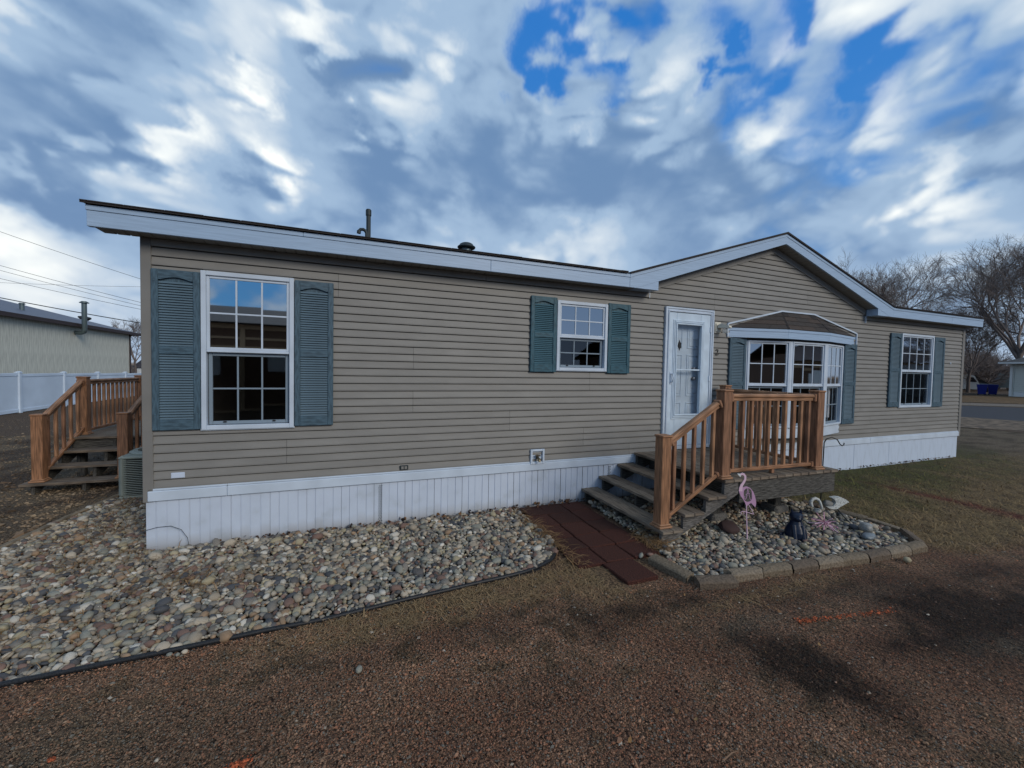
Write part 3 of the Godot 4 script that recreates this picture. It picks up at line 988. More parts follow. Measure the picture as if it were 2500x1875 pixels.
	for q in [[-0.42, 5.50, 0.262], [12.14, 15.775, 0.262], [5.50, 12.14, -0.2]]:
		roof_slab(b, q[0], q[1], q[2])
	for s in [-1.0, 1.0]:
		var xw := 3.262 if s < 0 else 3.277
		b.prism(PackedVector2Array([Vector2(GX + s * xw, 3.287), Vector2(GX, 4.307), Vector2(GX, 4.337), Vector2(GX + s * xw, 3.314)]), -3.9, 0.256)
	b.beam(Vector3(-0.42, 3.305, -8.25), Vector3(-0.42, 3.305, -8.25) + Vector3(16.2, 0, 0), 0.02, 0.02)
	var rx := b
	rx.out4(Vector3(-0.42, 4.37, -4.0), Vector3(15.775, 4.37, -4.0), Vector3(15.775, 3.30, -8.26), Vector3(-0.42, 3.30, -8.26), Vector3(7, 0, -4))
	var roof := part(home, "roof", b.mesh(), M.shingle_dark)
	# slightly lifted tabs along the eave edge
	for q in [[-0.42, 5.5], [12.14, 15.775]]:
		var x: float = q[0]
		while x < q[1] - 0.05:
			var w := minf(0.305, q[1] - x)
			b = B.new()
			b.span(Vector3(x + 0.002, 3.303, 0.05), Vector3(x + w - 0.004, 3.309 + rng.randf() * 0.004, 0.266 + rng.randf() * 0.006))
			part(roof, "shingle", b.mesh(), M.shingle_dark)
			x += w
	# skirting: ribbed panels left of the porch, flat ones right of it
	var xk := -0.062
	while xk < 7.6:
		b = B.new()
		var w := 0.36
		var seg := [[0.0, 0.076, 0.014], [0.076, 0.0865, 0.007], [0.0865, 0.163, 0.014], [0.163, 0.172, 0.0095], [0.172, 0.26, 0.014], [0.26, 0.271, 0.007], [0.271, 0.35, 0.014], [0.35, 0.36, 0.0065]]
		for s in seg:
			b.off = Vector2(xk + s[0], 0)
			# mud splashed up the foot of the panel, higher here and there
			b.tinted = true
			var ya := 0.045 + rng.randf() * 0.05
			var yc := ya + 0.05 + rng.randf() * 0.06
			var lv := [[-0.05, Color(0.50, 0.42, 0.34)], [ya, Color(0.86, 0.83, 0.79)], [yc, Color(1, 1, 1)], [0.51, Color(1, 1, 1)]]
			for i in 3:
				b.off = Vector2(xk + s[0], lv[i][0])
				band(b, xk + s[0], xk + s[1], lv[i], lv[i + 1], s[2])
		for i in seg.size() - 1:
			var za: float = seg[i][2]
			var zb: float = seg[i + 1][2]
			var x: float = xk + seg[i][1]
			b.quad(Vector3(x, -0.05, za), Vector3(x, -0.05, zb), Vector3(x, 0.51, zb), Vector3(x, 0.51, za))
		part(home, "skirting_panel", b.mesh(), M.skirt)
		xk += w
	for q in [[7.6, 9.55], [9.55, 11.4], [11.4, 12.62], [12.62, 13.86], [13.86, 15.425]]:
		b = B.new()
		b.span(Vector3(q[0] + 0.003, -0.05, -0.012), Vector3(q[1] - 0.003, 0.51, 0.010 + rng.randf() * 0.003), 0.002)
		b.off = Vector2(rng.randf() * 7, 0)
		part(home, "skirting_panel", b.mesh(), M.skirt_flat)
	for x in [-0.062, 15.40]:
		b = B.new()
		b.span(Vector3(x, -0.05, -8.0), Vector3(x + 0.02, 0.51, -0.013))
		part(home, "skirting_panel", b.mesh(), M.skirt_flat)
	for q in [[-0.045, 0.62], [0.622, 5.83], [5.832, 11.9], [11.902, 15.437]]:
		b = B.new()
		b.span(Vector3(q[0], 0.497, 0.0), Vector3(q[1], 0.600, 0.034), 0.006)
		b.span(Vector3(q[0], 0.602, 0.0), Vector3(q[1], 0.6215, 0.024), 0.003)
		part(home, "skirting_trim", b.mesh(), M.white)
	for x in [2.15, 5.42]:
		b = B.new()
		for i in 22:
			for s in 2:
				b.box(Vector3(x + 0.022 * s + (0.011 if i % 2 else 0.0), 0.02 + i * 0.021, 0.0145), Vector3(0.012, 0.012, 0.004))
		part(home, "vent_strip", b.mesh(), M.pipe)


func band(b: B, xa: float, xb: float, lo: Array, hi: Array, z: float) -> void:
	# an upright strip whose dirt fades from its lower to its upper edge
	var q := [Vector3(xa, lo[0], z), Vector3(xb, lo[0], z), Vector3(xb, hi[0], z), Vector3(xa, hi[0], z)]
	for k in [0, 2, 1, 0, 3, 2]:
		b.col = lo[1] if k < 2 else hi[1]
		b.vert(q[k], Vector3.BACK, Vector2(q[k].x - xa, q[k].y - lo[0]))
	b.col = Color(1, 1, 1)


func roof_slab(b: B, xa: float, xb: float, zf: float) -> void:
	var ya := 3.287 + (0.262 - zf) * 0.25
	var y1 := 3.287 + 4.262 * 0.25
	var t := 0.02
	var m := Vector3((xa + xb) / 2, (ya + y1) / 2 - 0.01, (zf - 4.0) / 2)
	var A := [Vector3(xa, ya, zf), Vector3(xb, ya, zf), Vector3(xb, y1, -4.0), Vector3(xa, y1, -4.0)]
	var D := []
	for p in A:
		D.append(p + Vector3(0, t, 0))
	b.out4(D[0], D[1], D[2], D[3], m)
	b.out4(A[0], A[1], A[2], A[3], m + Vector3(0, 0.5, 0))
	for i in 4:
		var k := (i + 1) % 4
		b.out4(A[i], A[k], D[k], D[i], m)


func frame_bars(b: B, w: float, h: float, f: float, z0: float, z1: float, at := Vector3.ZERO) -> void:
	b.span(at + Vector3(0, 0, z0), at + Vector3(f, h, z1), 0.004)
	b.span(at + Vector3(w - f, 0, z0), at + Vector3(w, h, z1), 0.004)
	b.span(at + Vector3(f, 0, z0), at + Vector3(w - f, f, z1 - 0.001), 0.004)
	b.span(at + Vector3(f, h - f, z0), at + Vector3(w - f, h, z1 - 0.001), 0.004)


# a double-hung unit: outer frame (the part), sashes, panes and glazing bars (its sub-parts)
func window_unit(T: Transform3D, w: float, h: float, cols: int, mid: float, f := 0.045, side_view := false) -> MeshInstance3D:
	var b := B.new()
	frame_bars(b, w, h, f, -0.05, 0.036)
	b.span(Vector3(-0.008, -0.008, 0.0), Vector3(w + 0.008, 0.012, 0.028), 0.003)
	var win := part(home, "window", b.mesh(), M.white, T)
	var iw := w - 2 * f
	# upper sash
	var ym := h * mid
	b = B.new()
	frame_bars(b, iw, h - f - ym, 0.028, -0.012, 0.018, Vector3(f, ym, 0))
	part(win, "upper_sash", b.mesh(), M.white)
	sash_panes(win, f + 0.028, ym + 0.028, iw - 0.056, h - f - ym - 0.056, cols, 2, 0.006, 0.010, "glass", "white")
	# meeting rail
	b = B.new()
	b.span(Vector3(f, ym - 0.024, -0.02), Vector3(w - f, ym + 0.001, 0.024), 0.004)
	part(win, "meeting_rail", b.mesh(), M.white)
	# lower sash, set back behind its track
	b = B.new()
	frame_bars(b, iw - 0.016, ym - f - 0.03, 0.034, -0.045, -0.016, Vector3(f + 0.008, f + 0.004, 0))
	part(win, "lower_sash", b.mesh(), M.screen_frame)
	sash_panes(win, f + 0.042, f + 0.038, iw - 0.084, ym - f - 0.098, cols, 2, -0.030, -0.026, "glass_dim", "screen_frame")
	if not side_view:
		b = B.new()
		for s in [0.2, 0.8]:
			b.box(Vector3(f + iw * s, f + 0.03, -0.012), Vector3(0.03, 0.014, 0.014), 0.003)
		part(win, "latch", b.mesh(), M.rubber)
	return win


func sash_panes(win: Node3D, x: float, y: float, w: float, h: float, cols: int, rows: int, zg: float, zb: float, gm: String, bm: String) -> void:
	var pw := w / cols
	var ph := h / rows
	for i in cols:
		for j in rows:
			var b := B.new()
			b.quad(Vector3(-pw / 2, -ph / 2, 0), Vector3(pw / 2, -ph / 2, 0), Vector3(pw / 2, ph / 2, 0), Vector3(-pw / 2, ph / 2, 0))
			var tilt := Basis(Vector3.UP, deg_to_rad(rng.randf_range(-0.35, 0.35))) * Basis(Vector3.RIGHT, deg_to_rad(rng.randf_range(-0.35, 0.35)))
			part(win, "pane", b.mesh(), M[gm], Transform3D(tilt, Vector3(x + pw * (i + 0.5), y + ph * (j + 0.5), zg)))
	for i in range(1, cols):
		var b := B.new()
		b.box(Vector3(x + pw * i, y + h / 2, zb), Vector3(0.017, h, 0.008), 0.002)
		part(win, "glazing_bar", b.mesh(), M[bm])
	for j in range(1, rows):
		var b := B.new()
		b.box(Vector3(x + w / 2, y + ph * j, zb + 0.0007), Vector3(w, 0.017, 0.008), 0.002)
		part(win, "glazing_bar", b.mesh(), M[bm])


func shutter(x0: float, x1: float, y0: float, y1: float, a: Array, teal := false, warp := 0.0) -> void:
	# a: where the louvres start and stop, as shares of the height from the top
	var w := x1 - x0
	var h := y1 - y0
	var sm: Material = M.shutter_teal if teal else M.shutter
	var lm: Material = M.louver_teal if teal else M.louver
	var st := w * 0.145
	var b := B.new()
	var zt := 0.03
	b.span(Vector3(0, 0, 0), Vector3(st, h, zt), 0.005)
	b.span(Vector3(w - st, 0, 0), Vector3(w, h, zt), 0.005)
	b.span(Vector3(st, 0, 0), Vector3(w - st, h * (1 - a[3]), zt - 0.001), 0.003)
	b.span(Vector3(st, h * (1 - a[2]), 0), Vector3(w - st, h * (1 - a[1]), zt - 0.001), 0.003)
	# arched head
	var arc := PackedVector2Array([Vector2(st, h - 0.001), Vector2(st, h * (1 - a[0]) - 0.012)])
	for i in 9:
		var f := i / 8.0
		arc.append(Vector2(lerpf(st + w * 0.05, w - st - w * 0.05, f), h * (1 - a[0]) - 0.012 + 0.028 * sin(PI * f)))
	arc.append(Vector2(w - st, h * (1 - a[0]) - 0.012))
	arc.append(Vector2(w - st, h - 0.001))
	b.prism(arc, 0.0, zt - 0.002)
	b.span(Vector3(st, 0.02, 0.0), Vector3(w - st, h - 0.02, 0.004))
	for q in [[st * 0.45, h * 0.93], [w - st * 0.45, h * 0.93], [st * 0.45, h * 0.5], [w - st * 0.45, h * 0.5], [st * 0.45, h * 0.1], [w - st * 0.45, h * 0.1]]:
		b.box(Vector3(q[0], q[1], zt + 0.001), Vector3(0.012, 0.012, 0.004), 0.003)
	var sh := part(home, "shutter", b.mesh(), sm, Transform3D(Basis(Vector3.UP, warp), Vector3(x0, y0, 0.016)))
	var lb := B.new()
	lb.X = Transform3D(Basis(Vector3.RIGHT, deg_to_rad(-36)), Vector3.ZERO)
	lb.box(Vector3.ZERO, Vector3(w - 2 * st, 0.0255, 0.005), 0.001)
	var lmesh := lb.mesh()
	for g in [[a[0], a[1]], [a[2], a[3]]]:
		var n := int(round((g[1] - g[0]) * h / 0.0262))
		for i in n:
			var y: float = h * (1 - lerpf(g[0], g[1], (i + 0.5) / n))
			if y > h * (1 - a[0]) - 0.03 and i < 1:
				continue
			part(sh, "louver", lmesh, lm, Transform3D(Basis.IDENTITY, Vector3(w / 2, y, 0.015)))


func house_windows() -> void:
	mk("screen_frame", lin(0.19, 0.245, 0.30), 0.5)
	var at := func(x: float, y: float) -> Transform3D: return Transform3D(Basis.IDENTITY, Vector3(x, y, 0.004))
	window_unit(at.call(0.402, 1.199), 0.844, 1.629, 3, 0.507)
	window_unit(at.call(4.497, 1.880), 0.833, 0.978, 3, 0.497)
	window_unit(at.call(12.868, 1.222), 1.275, 1.602, 4, 0.497)
	var big := [0.055, 0.475, 0.522, 0.935]
	var small := [0.075, 0.47, 0.54, 0.888]
	shutter(0.002, 0.398, 1.208, 2.803, big)
	shutter(1.252, 1.643, 1.214, 2.81, big)
	shutter(4.092, 4.488, 1.857, 2.886, small, true)
	shutter(5.338, 5.733, 1.855, 2.879, small, true)
	shutter(12.45, 12.86, 1.243, 2.812, big)
	shutter(14.155, 14.588, 1.22, 2.80, big)
	shutter(7.79, 8.185, 0.93, 2.492, big)
	shutter(10.90, 11.29, 0.929, 2.515, big)
	# the bay: three units on a shallow bow
	var y0 := 0.94
	var hh := 1.53
	var pts := [Vector3(8.2, 0, 0.0), Vector3(9.06, 0, 0.205), Vector3(10.02, 0, 0.205), Vector3(10.88, 0, 0.0)]
	for i in 3:
		var p: Vector3 = pts[i]
		var q: Vector3 = pts[i + 1]
		var x := (q - p).normalized()
		var T := Transform3D(Basis(x, Vector3.UP, x.cross(Vector3.UP)), p + Vector3(0, y0, 0) + x * 0.03)
		window_unit(T, p.distance_to(q) - 0.06, hh, 3, 0.497, 0.03, true)
	var b := B.new()
	for p in pts:
		b.box(p + Vector3(0, y0 + hh / 2, -0.01), Vector3(0.075 if p.z > 0.1 else 0.05, hh, 0.075), 0.006)
	part(home, "bay_mullion", b.mesh(), M.white)
	# apron below and shelf, head above
	b = B.new()
	b.prism(PackedVector2Array([Vector2(8.17, 0.0), Vector2(9.05, 0.215), Vector2(10.03, 0.215), Vector2(10.91, 0.0)]), 0.0, 0.2)
	part(home, "bay_apron", b.mesh(), M.white, Transform3D(Basis(Vector3.RIGHT, Vector3.BACK, Vector3.DOWN), Vector3(0, 0.955, 0.0)))
	b = B.new()
	b.prism(PackedVector2Array([Vector2(8.15, 0.0), Vector2(9.04, 0.235), Vector2(10.04, 0.235), Vector2(10.93, 0.0)]), 0.0, 0.022)
	part(home, "bay_sill", b.mesh(), M.white, Transform3D(Basis(Vector3.RIGHT, Vector3.BACK, Vector3.DOWN), Vector3(0, 0.968, 0.0)))
	# bay roof: fascia ring, hipped shingle faces, white flashing against the wall
	var L := Vector3(7.745, 0, 0.0)
	var Fl := Vector3(8.86, 0, 0.30)
	var Fr := Vector3(9.98, 0, 0.30)
	var R := Vector3(11.285, 0, 0.0)
	var yb := 2.505
	var yt := 2.665
	b = B.new()
	for q in [[L, Fl], [Fl, Fr], [Fr, R]]:
		var p: Vector3 = q[0]
		var e: Vector3 = q[1]
		b.beam(p + Vector3(0, yb + 0.055, -0.012), e + Vector3(0, yb + 0.055, -0.012), 0.022, 0.11)
		b.beam(p + Vector3(0, yb + 0.132, -0.008), e + Vector3(0, yb + 0.132, -0.008), 0.03, 0.04)
	b.prism(PackedVector2Array([Vector2(L.x, 0), Vector2(Fl.x, Fl.z - 0.03), Vector2(Fr.x, Fr.z - 0.03), Vector2(R.x, 0)]), 0, 0.02)
	b.X = Transform3D.IDENTITY
	var roof := part(home, "bay_roof", bay_soffit(L, Fl, Fr, R, yb, b), M.fascia)
	var Pl := Vector3(9.05, 3.0, 0.018)
	var Pr := Vector3(9.955, 3.0, 0.018)
	var up := Vector3(0, yt, 0)
	b = B.new()
	var faces := [[L + up, Fl + up, Pl, Pl], [Fl + up, Fr + up, Pr, Pl], [Fr + up, R + up, Pr, Pr]]
	for f in faces:
		var rows := 4
		for r in rows:
			var a0: Vector3 = f[0].lerp(f[3], r / float(rows))
			var a1: Vector3 = f[1].lerp(f[2], r / float(rows))
			var t0: Vector3 = f[0].lerp(f[3], (r + 1) / float(rows))
			var t1: Vector3 = f[1].lerp(f[2], (r + 1) / float(rows))
			var n := maxi(1, int(a0.distance_to(a1) / 0.3))
			var sh := 0.5 if r % 2 else 0.0
			for i in range(0, n + 1):
				var u0 := clampf((i - sh) / n, 0, 1)
				var u1 := clampf((i + 1 - sh) / n, 0, 1)
				if u1 - u0 < 0.02:
					continue
				var nn: Vector3 = (f[1] - f[0]).cross(f[2] - f[0]).normalized()
				if nn.y < 0:
					nn = -nn
				var b2 := B.new()
				var gap := 0.003 / maxf(a0.distance_to(a1), 0.05)
				var lift := nn * (0.010 + 0.003 * rng.randf())
				var q0 := a0.lerp(a1, u0 + gap) + lift
				var q1 := a0.lerp(a1, u1 - gap) + lift
				var q2 := t0.lerp(t1, u1 - gap) + nn * 0.004
				var q3 := t0.lerp(t1, u0 + gap) + nn * 0.004
				var mid := (q0 + q2) * 0.5 - nn
				b2.off = Vector2(rng.randf() * 4, rng.randf() * 4)
				b2.out4(q0, q1, q2, q3, mid)
				b2.out4(q0, q1, q1 - lift, q0 - lift, (q0 + q2) * 0.5)
				part(roof, "shingle", b2.mesh(), M[["shingle", "shingle_warm", "shingle_dark", "shingle"][rng.randi() % 4]])
	b = B.new()
	for f in faces:
		b.out4(f[0], f[1], f[2], f[3], Vector3(9.5, 2.5, -0.5))
	b.beam(Fl + up + Vector3(0, 0.012, 0), Pl, 0.03, 0.014)
	b.beam(Fr + up + Vector3(0, 0.012, 0), Pr, 0.03, 0.014)
	part(roof, "roof_deck", b.mesh(), M.shingle_dark)
	b = B.new()
	var fz := Vector3(0, 0, 0.022)
	for q in [[L + Vector3(0, yb, 0), L + Vector3(0, 2.725, 0)], [L + Vector3(0, 2.725, 0), Vector3(9.06, 3.025, 0)], [Vector3(9.06, 3.025, 0), Vector3(9.96, 3.025, 0)], [Vector3(9.96, 3.025, 0), R + Vector3(0, 2.732, 0)], [R + Vector3(0, 2.732, 0), R + Vector3(0, yb, 0)]]:
		b.beam(q[0] + fz, q[1] + fz, 0.024, 0.026)
	part(roof, "flashing", b.mesh(), M.white)
	# a drawn curtain behind the right-hand bay pane
	b = B.new()
	for i in 7:
		var x := 10.56 + 0.03 * i
		b.box(Vector3(x, 1.75, -0.10 + 0.012 * sin(i * 1.9)), Vector3(0.034, 1.4, 0.012), 0.003)
	part(home, "curtain", b.mesh(), M.curtain)


func bay_soffit(L: Vector3, Fl: Vector3, Fr: Vector3, R: Vector3, yb: float, src: B) -> ArrayMesh:
	# the fascia ring plus a flat soffit under it
	var b := B.new()
	for q in [[L, Fl], [Fl, Fr], [Fr, R]]:
		var p: Vector3 = q[0]
		var e: Vector3 = q[1]
		b.beam(p + Vector3(0, yb + 0.055, -0.012), e + Vector3(0, yb + 0.055, -0.012), 0.022, 0.11)
		b.beam(p + Vector3(0, yb + 0.134, -0.008), e + Vector3(0, yb + 0.134, -0.008), 0.03, 0.044)
	var o := Vector3(9.5, 9, 0)
	b.out4(L + Vector3(0, yb + 0.01, 0), Fl + Vector3(0, yb + 0.01, -0.03), Fr + Vector3(0, yb + 0.01, -0.03), R + Vector3(0, yb + 0.01, 0), o)
	return b.mesh()


func house_door() -> void:
	var b := B.new()
	var x0 := 6.395
	var x1 := 7.41
	# stepped casing
	for q in [[0.0, 0.03, 0.05], [0.03, 0.055, 0.04], [0.055, 0.075, 0.055]]:
		b.span(Vector3(x0 + q[0], 0.70, 0.0), Vector3(x0 + q[1], 2.915 - q[0], q[2]), 0.004)
		b.span(Vector3(x1 - q[1], 0.70, 0.0), Vector3(x1 - q[0], 2.915 - q[0], q[2]), 0.004)
		b.span(Vector3(x0 + q[1], 2.915 - q[1], 0.0), Vector3(x1 - q[1], 2.915 - q[0], q[2] - 0.001), 0.004)
	b.span(Vector3(x0 + 0.03, 0.66, -0.1), Vector3(x1 - 0.03, 0.715, 0.06), 0.004)
	part(home, "door_casing", b.mesh(), M.white)
	# storm door round its long pane
	b = B.new()
	var gx0 := 6.625
	var gx1 := 7.125
	var gy0 := 1.22
	var gy1 := 2.645
	b.span(Vector3(x0 + 0.078, 0.72, 0.012), Vector3(gx0, 2.83, 0.045), 0.005)
	b.span(Vector3(gx1, 0.72, 0.012), Vector3(x1 - 0.078, 2.83, 0.045), 0.005)
	b.span(Vector3(gx0, 0.72, 0.0125), Vector3(gx1, gy0, 0.0445), 0.003)
	b.span(Vector3(gx0, gy1, 0.0125), Vector3(gx1, 2.83, 0.0445), 0.003)
	for q in [[0.075, 0.054], [0.05, 0.060], [0.022, 0.066]]:
		var e: float = q[0]
		var z: float = q[1]
		b.span(Vector3(gx0 - e, gy0 - e, 0.04), Vector3(gx0 - e + 0.022, gy1 + e, z), 0.004)
		b.span(Vector3(gx1 + e - 0.022, gy0 - e, 0.04), Vector3(gx1 + e, gy1 + e, z), 0.004)
		b.span(Vector3(gx0 - e + 0.022, gy1 + e - 0.022, 0.04), Vector3(gx1 + e - 0.022, gy1 + e, z - 0.001), 0.004)
		b.span(Vector3(gx0 - e + 0.022, gy0 - e, 0.04), Vector3(gx1 + e - 0.022, gy0 - e + 0.022, z - 0.001), 0.004)
	b.span(Vector3(gx0, 1.918, 0.02), Vector3(gx1, 1.942, 0.05), 0.004)
	var door := part(home, "door", b.mesh(), M.door_white)
	for q in [[gy0, 1.918], [1.942, gy1]]:
		b = B.new()
		b.quad(Vector3(gx0, q[0], 0.03), Vector3(gx1, q[0], 0.03), Vector3(gx1, q[1], 0.03), Vector3(gx0, q[1], 0.03))
		part(door, "pane", b.mesh(), M.glass_door)
	b = B.new()
	b.span(Vector3(6.505, 1.70, 0.045), Vector3(6.545, 1.89, 0.056), 0.005)
	b.tube([Vector3(6.525, 1.86, 0.05), Vector3(6.53, 1.865, 0.085), Vector3(6.54, 1.80, 0.095), Vector3(6.53, 1.74, 0.085), Vector3(6.525, 1.735, 0.05)], [0.009], 8)
	part(door, "handle", b.mesh(), M.white)
	b = B.new()
	for y in [0.95, 1.75, 2.55]:
		b.span(Vector3(x1 - 0.092, y, 0.04), Vector3(x1 - 0.07, y + 0.09, 0.06), 0.004)
	part(door, "hinge", b.mesh(), M.white)
	b = B.new()
	b.X = Transform3D(Basis.IDENTITY, Vector3(6.69, 2.317, 0.036))
	b.prism(PackedVector2Array([Vector2(0, 0.085), Vector2(0.012, 0.055), Vector2(0.034, 0.035), Vector2(0.03, -0.01), Vector2(0.04, -0.03), Vector2(0.012, -0.05), Vector2(0, -0.085), Vector2(-0.012, -0.05), Vector2(-0.034, -0.02), Vector2(-0.026, 0.03), Vector2(-0.012, 0.055)]), 0.0, 0.008)
	part(door, "hanging_ornament", b.mesh(), M.black_metal)
	# the panelled inner door behind it
	b = B.new()
	b.span(Vector3(6.45, 0.70, -0.115), Vector3(7.36, 2.85, -0.075))
	for q in [[6.56, 6.86, 2.28, 2.62], [6.96, 7.25, 2.28, 2.62], [6.56, 6.86, 1.5, 2.18], [6.96, 7.25, 1.5, 2.18], [6.56, 6.86, 0.9, 1.4], [6.96, 7.25, 0.9, 1.4]]:
		frame_bars(b, q[1] - q[0], q[3] - q[2], 0.02, -0.08, -0.066, Vector3(q[0], q[2], 0))
		b.span(Vector3(q[0] + 0.04, q[2] + 0.04, -0.08), Vector3(q[1] - 0.04, q[3] - 0.04, -0.069), 0.006)
	var inner := part(home, "inner_door", b.mesh(), M.door_white)
	for y in [1.95, 1.79]:
		b = B.new()
		b.lathe([Vector2(0.034, 0.0), Vector2(0.034, 0.008), Vector2(0.014, 0.012), Vector2(0.014, 0.03), Vector2(0.026, 0.036), Vector2(0.028, 0.052), Vector2(0.016, 0.06), Vector2(0.0, 0.061)], 14)
		part(inner, "knob", b.mesh(), M.chrome, Transform3D(Basis(Vector3.RIGHT, PI / 2), Vector3(7.095, y, -0.074)))


func house_fittings() -> void:
	# porch light beside the door
	var b := B.new()
	b.span(Vector3(7.445, 2.55, 0.012), Vector3(7.585, 2.735, 0.03), 0.006)
	b.span(Vector3(7.462, 2.57, 0.03), Vector3(7.568, 2.712, 0.045), 0.01)
	var pl := part(home, "porch_light", b.mesh(), M.beige_plastic)
	b = B.new()
	b.prism(PackedVector2Array([Vector2(0.0, 0.03), Vector2(0.05, 0.05), Vector2(0.17, 0.01), Vector2(0.18, -0.02), Vector2(0.165, -0.03), Vector2(0.0, -0.02)]), -0.055, 0.055)
	part(pl, "hood", b.mesh(), M.beige_plastic, Transform3D(Basis(Vector3(0.35, 0, 0.94), Vector3.UP, Vector3(-0.94, 0, 0.35)), Vector3(7.53, 2.655, 0.04)))
	b = B.new()
	b.lathe([Vector2(0.0, -0.102), Vector2(0.036, -0.095), Vector2(0.046, -0.07), Vector2(0.044, -0.03), Vector2(0.034, 0.0)], 12)
	part(pl, "glass_jar", b.mesh(), M.jar, Transform3D(Basis.IDENTITY, Vector3(7.565, 2.64, 0.13)))
	# house number
	var tm := TextMesh.new()
	var sf := SystemFont.new()
	sf.font_names = PackedStringArray(["Droid Serif"])
	tm.font = sf
	tm.text = "2"
	tm.font_size = 64
	tm.pixel_size = 0.0021
	tm.depth = 0.006
	tm.curve_step = 1.0
	part(home, "house_number", tm, M.number_black, Transform3D(Basis.IDENTITY, Vector3(7.525, 2.235, 0.022)))
	# outside tap in its white box
	b = B.new()
	frame_bars(b, 0.21, 0.205, 0.028, 0.0, 0.042, Vector3(4.13, 0.585, 0))
	b.span(Vector3(4.15, 0.6, 0.0), Vector3(4.32, 0.77, 0.012))
	var tb := part(home, "tap_box", b.mesh(), M.white)
	b = B.new()
	b.tube([Vector3(4.235, 0.672, 0.01), Vector3(4.235, 0.672, 0.06), Vector3(4.237, 0.66, 0.085), Vector3(4.24, 0.625, 0.095)], [0.016, 0.016, 0.018, 0.016], 10)
	b.lathe([Vector2(0.0, 0.0), Vector2(0.036, 0.003), Vector2(0.038, 0.012), Vector2(0.0, 0.014)], 10, Vector3(4.232, 0.70, 0.06))
	b.tube([Vector3(4.232, 0.66, 0.06), Vector3(4.232, 0.705, 0.06)], [0.008], 8)
	part(tb, "tap", b.mesh(), M.brass)
	# outlet cover, label plate
	b = B.new()
	b.span(Vector3(2.39, 0.634, 0.012), Vector3(2.49, 0.69, 0.028), 0.004)
	var oc := part(home, "outlet_cover", b.mesh(), M.pipe)
	b = B.new()
	for x in [2.405, 2.445]:
		b.span(Vector3(x, 0.645, 0.028), Vector3(x + 0.03, 0.68, 0.0305), 0.002)
	part(oc, "outlet_flap", b.mesh(), M.post_trim)
	b = B.new()
	b.span(Vector3(0.142, 0.716, 0.012), Vector3(0.257, 0.772, 0.021), 0.003)
	b.span(Vector3(0.15, 0.722, 0.021), Vector3(0.249, 0.766, 0.0225))
	part(home, "label_plate", b.mesh(), M.skirt)
	b = B.new()
	b.box(Vector3(14.93, 2.225, 0.018), Vector3(0.035, 0.04, 0.012), 0.004)
	part(home, "cable_clip", b.mesh(), M.white)
	# roof pipes and the round roof vent
	b = B.new()
	b.tube([Vector3(2.075, 3.45, -1.2), Vector3(2.075, 4.085, -1.2), Vector3(2.075, 4.105, -1.2)], [0.031], 12)
	b.tube([Vector3(2.075, 4.04, -1.2), Vector3(2.075, 4.115, -1.2), Vector3(2.075, 4.128, -1.2)], [0.039, 0.039, 0.030], 12)
	part(home, "vent_pipe", b.mesh(), M.pipe)
	b = B.new()
	b.tube([Vector3(2.045, 3.45, -1.1), Vector3(2.045, 3.755, -1.1), Vector3(2.03, 3.79, -1.1), Vector3(2.0, 3.805, -1.1), Vector3(1.965, 3.80, -1.1), Vector3(1.945, 3.775, -1.1), Vector3(1.943, 3.752, -1.1)], [0.022], 10)
	b.tube([Vector3(1.945, 3.78, -1.1), Vector3(1.942, 3.742, -1.1)], [0.028], 10)
	part(home, "vent_elbow", b.mesh(), M.pipe)
	b = B.new()
	b.lathe([Vector2(0.075, 0.0), Vector2(0.075, 0.3)], 18, Vector3(3.525, 3.47, -1.2))
	var rv := part(home, "roof_vent", b.mesh(), M.galvanised)
	b = B.new()
	b.lathe([Vector2(0.06, -0.02), Vector2(0.13, -0.015), Vector2(0.142, 0.0), Vector2(0.138, 0.012), Vector2(0.118, 0.022), Vector2(0.10, 0.05), Vector2(0.07, 0.066), Vector2(0.0, 0.072)], 20, Vector3(3.525, 3.775, -1.2))
	part(rv, "vent_cap", b.mesh(), M.pipe)


# ---------------------------------------------------------------- porches
func railing(root: Node3D, a: Vector3, b_: Vector3, drop: float, n: int, sk: float) -> void:
	# a and b_: ends of the top rail's middle line; the bottom rail hangs below it by drop
	var d := (b_ - a).normalized()
	var b := B.new()
	b.beam(a, b_, 0.078, 0.05, 0.016)
	b.beam(a - Vector3(0, 0.042, 0), b_ - Vector3(0, 0.042, 0), 0.05, 0.034, 0.004)
	b.off = Vector2(rng.randf() * 9, rng.randf())
	part(root, "handrail", b.mesh(), M.wood2)
	b = B.new()
	b.beam(a - Vector3(0, drop, 0), b_ - Vector3(0, drop, 0), 0.062, 0.045, 0.008)
	b.off = Vector2(rng.randf() * 9, rng.randf())
	part(root, "bottom_rail", b.mesh(), M.wood0)
	b = B.new()
	for e in [[a, d], [b_, -d]]:
		var p: Vector3 = e[0]
		var q: Vector3 = e[1]
		b.beam(p - Vector3(0, 0.02, 0), p - Vector3(0, 0.02, 0) + q * 0.04, 0.096, 0.10, 0.008)
		b.beam(p - Vector3(0, drop, 0), p - Vector3(0, drop, 0) + q * 0.04, 0.08, 0.07, 0.006)
	part(root, "rail_bracket", b.mesh(), M.wood1)
	for i in n:
		var p := a.lerp(b_, (i + 0.62 + sk) / (n + 0.24))
		b = B.new()
		b.beam(p - Vector3(0, drop - 0.02, 0), p - Vector3(0, 0.055, 0), 0.04, 0.04, 0.004)
		b.off = Vector2(rng.randf() * 9, rng.randf())
		part(root, "baluster", b.mesh(), M["wood%d" % (rng.randi() % 3)])


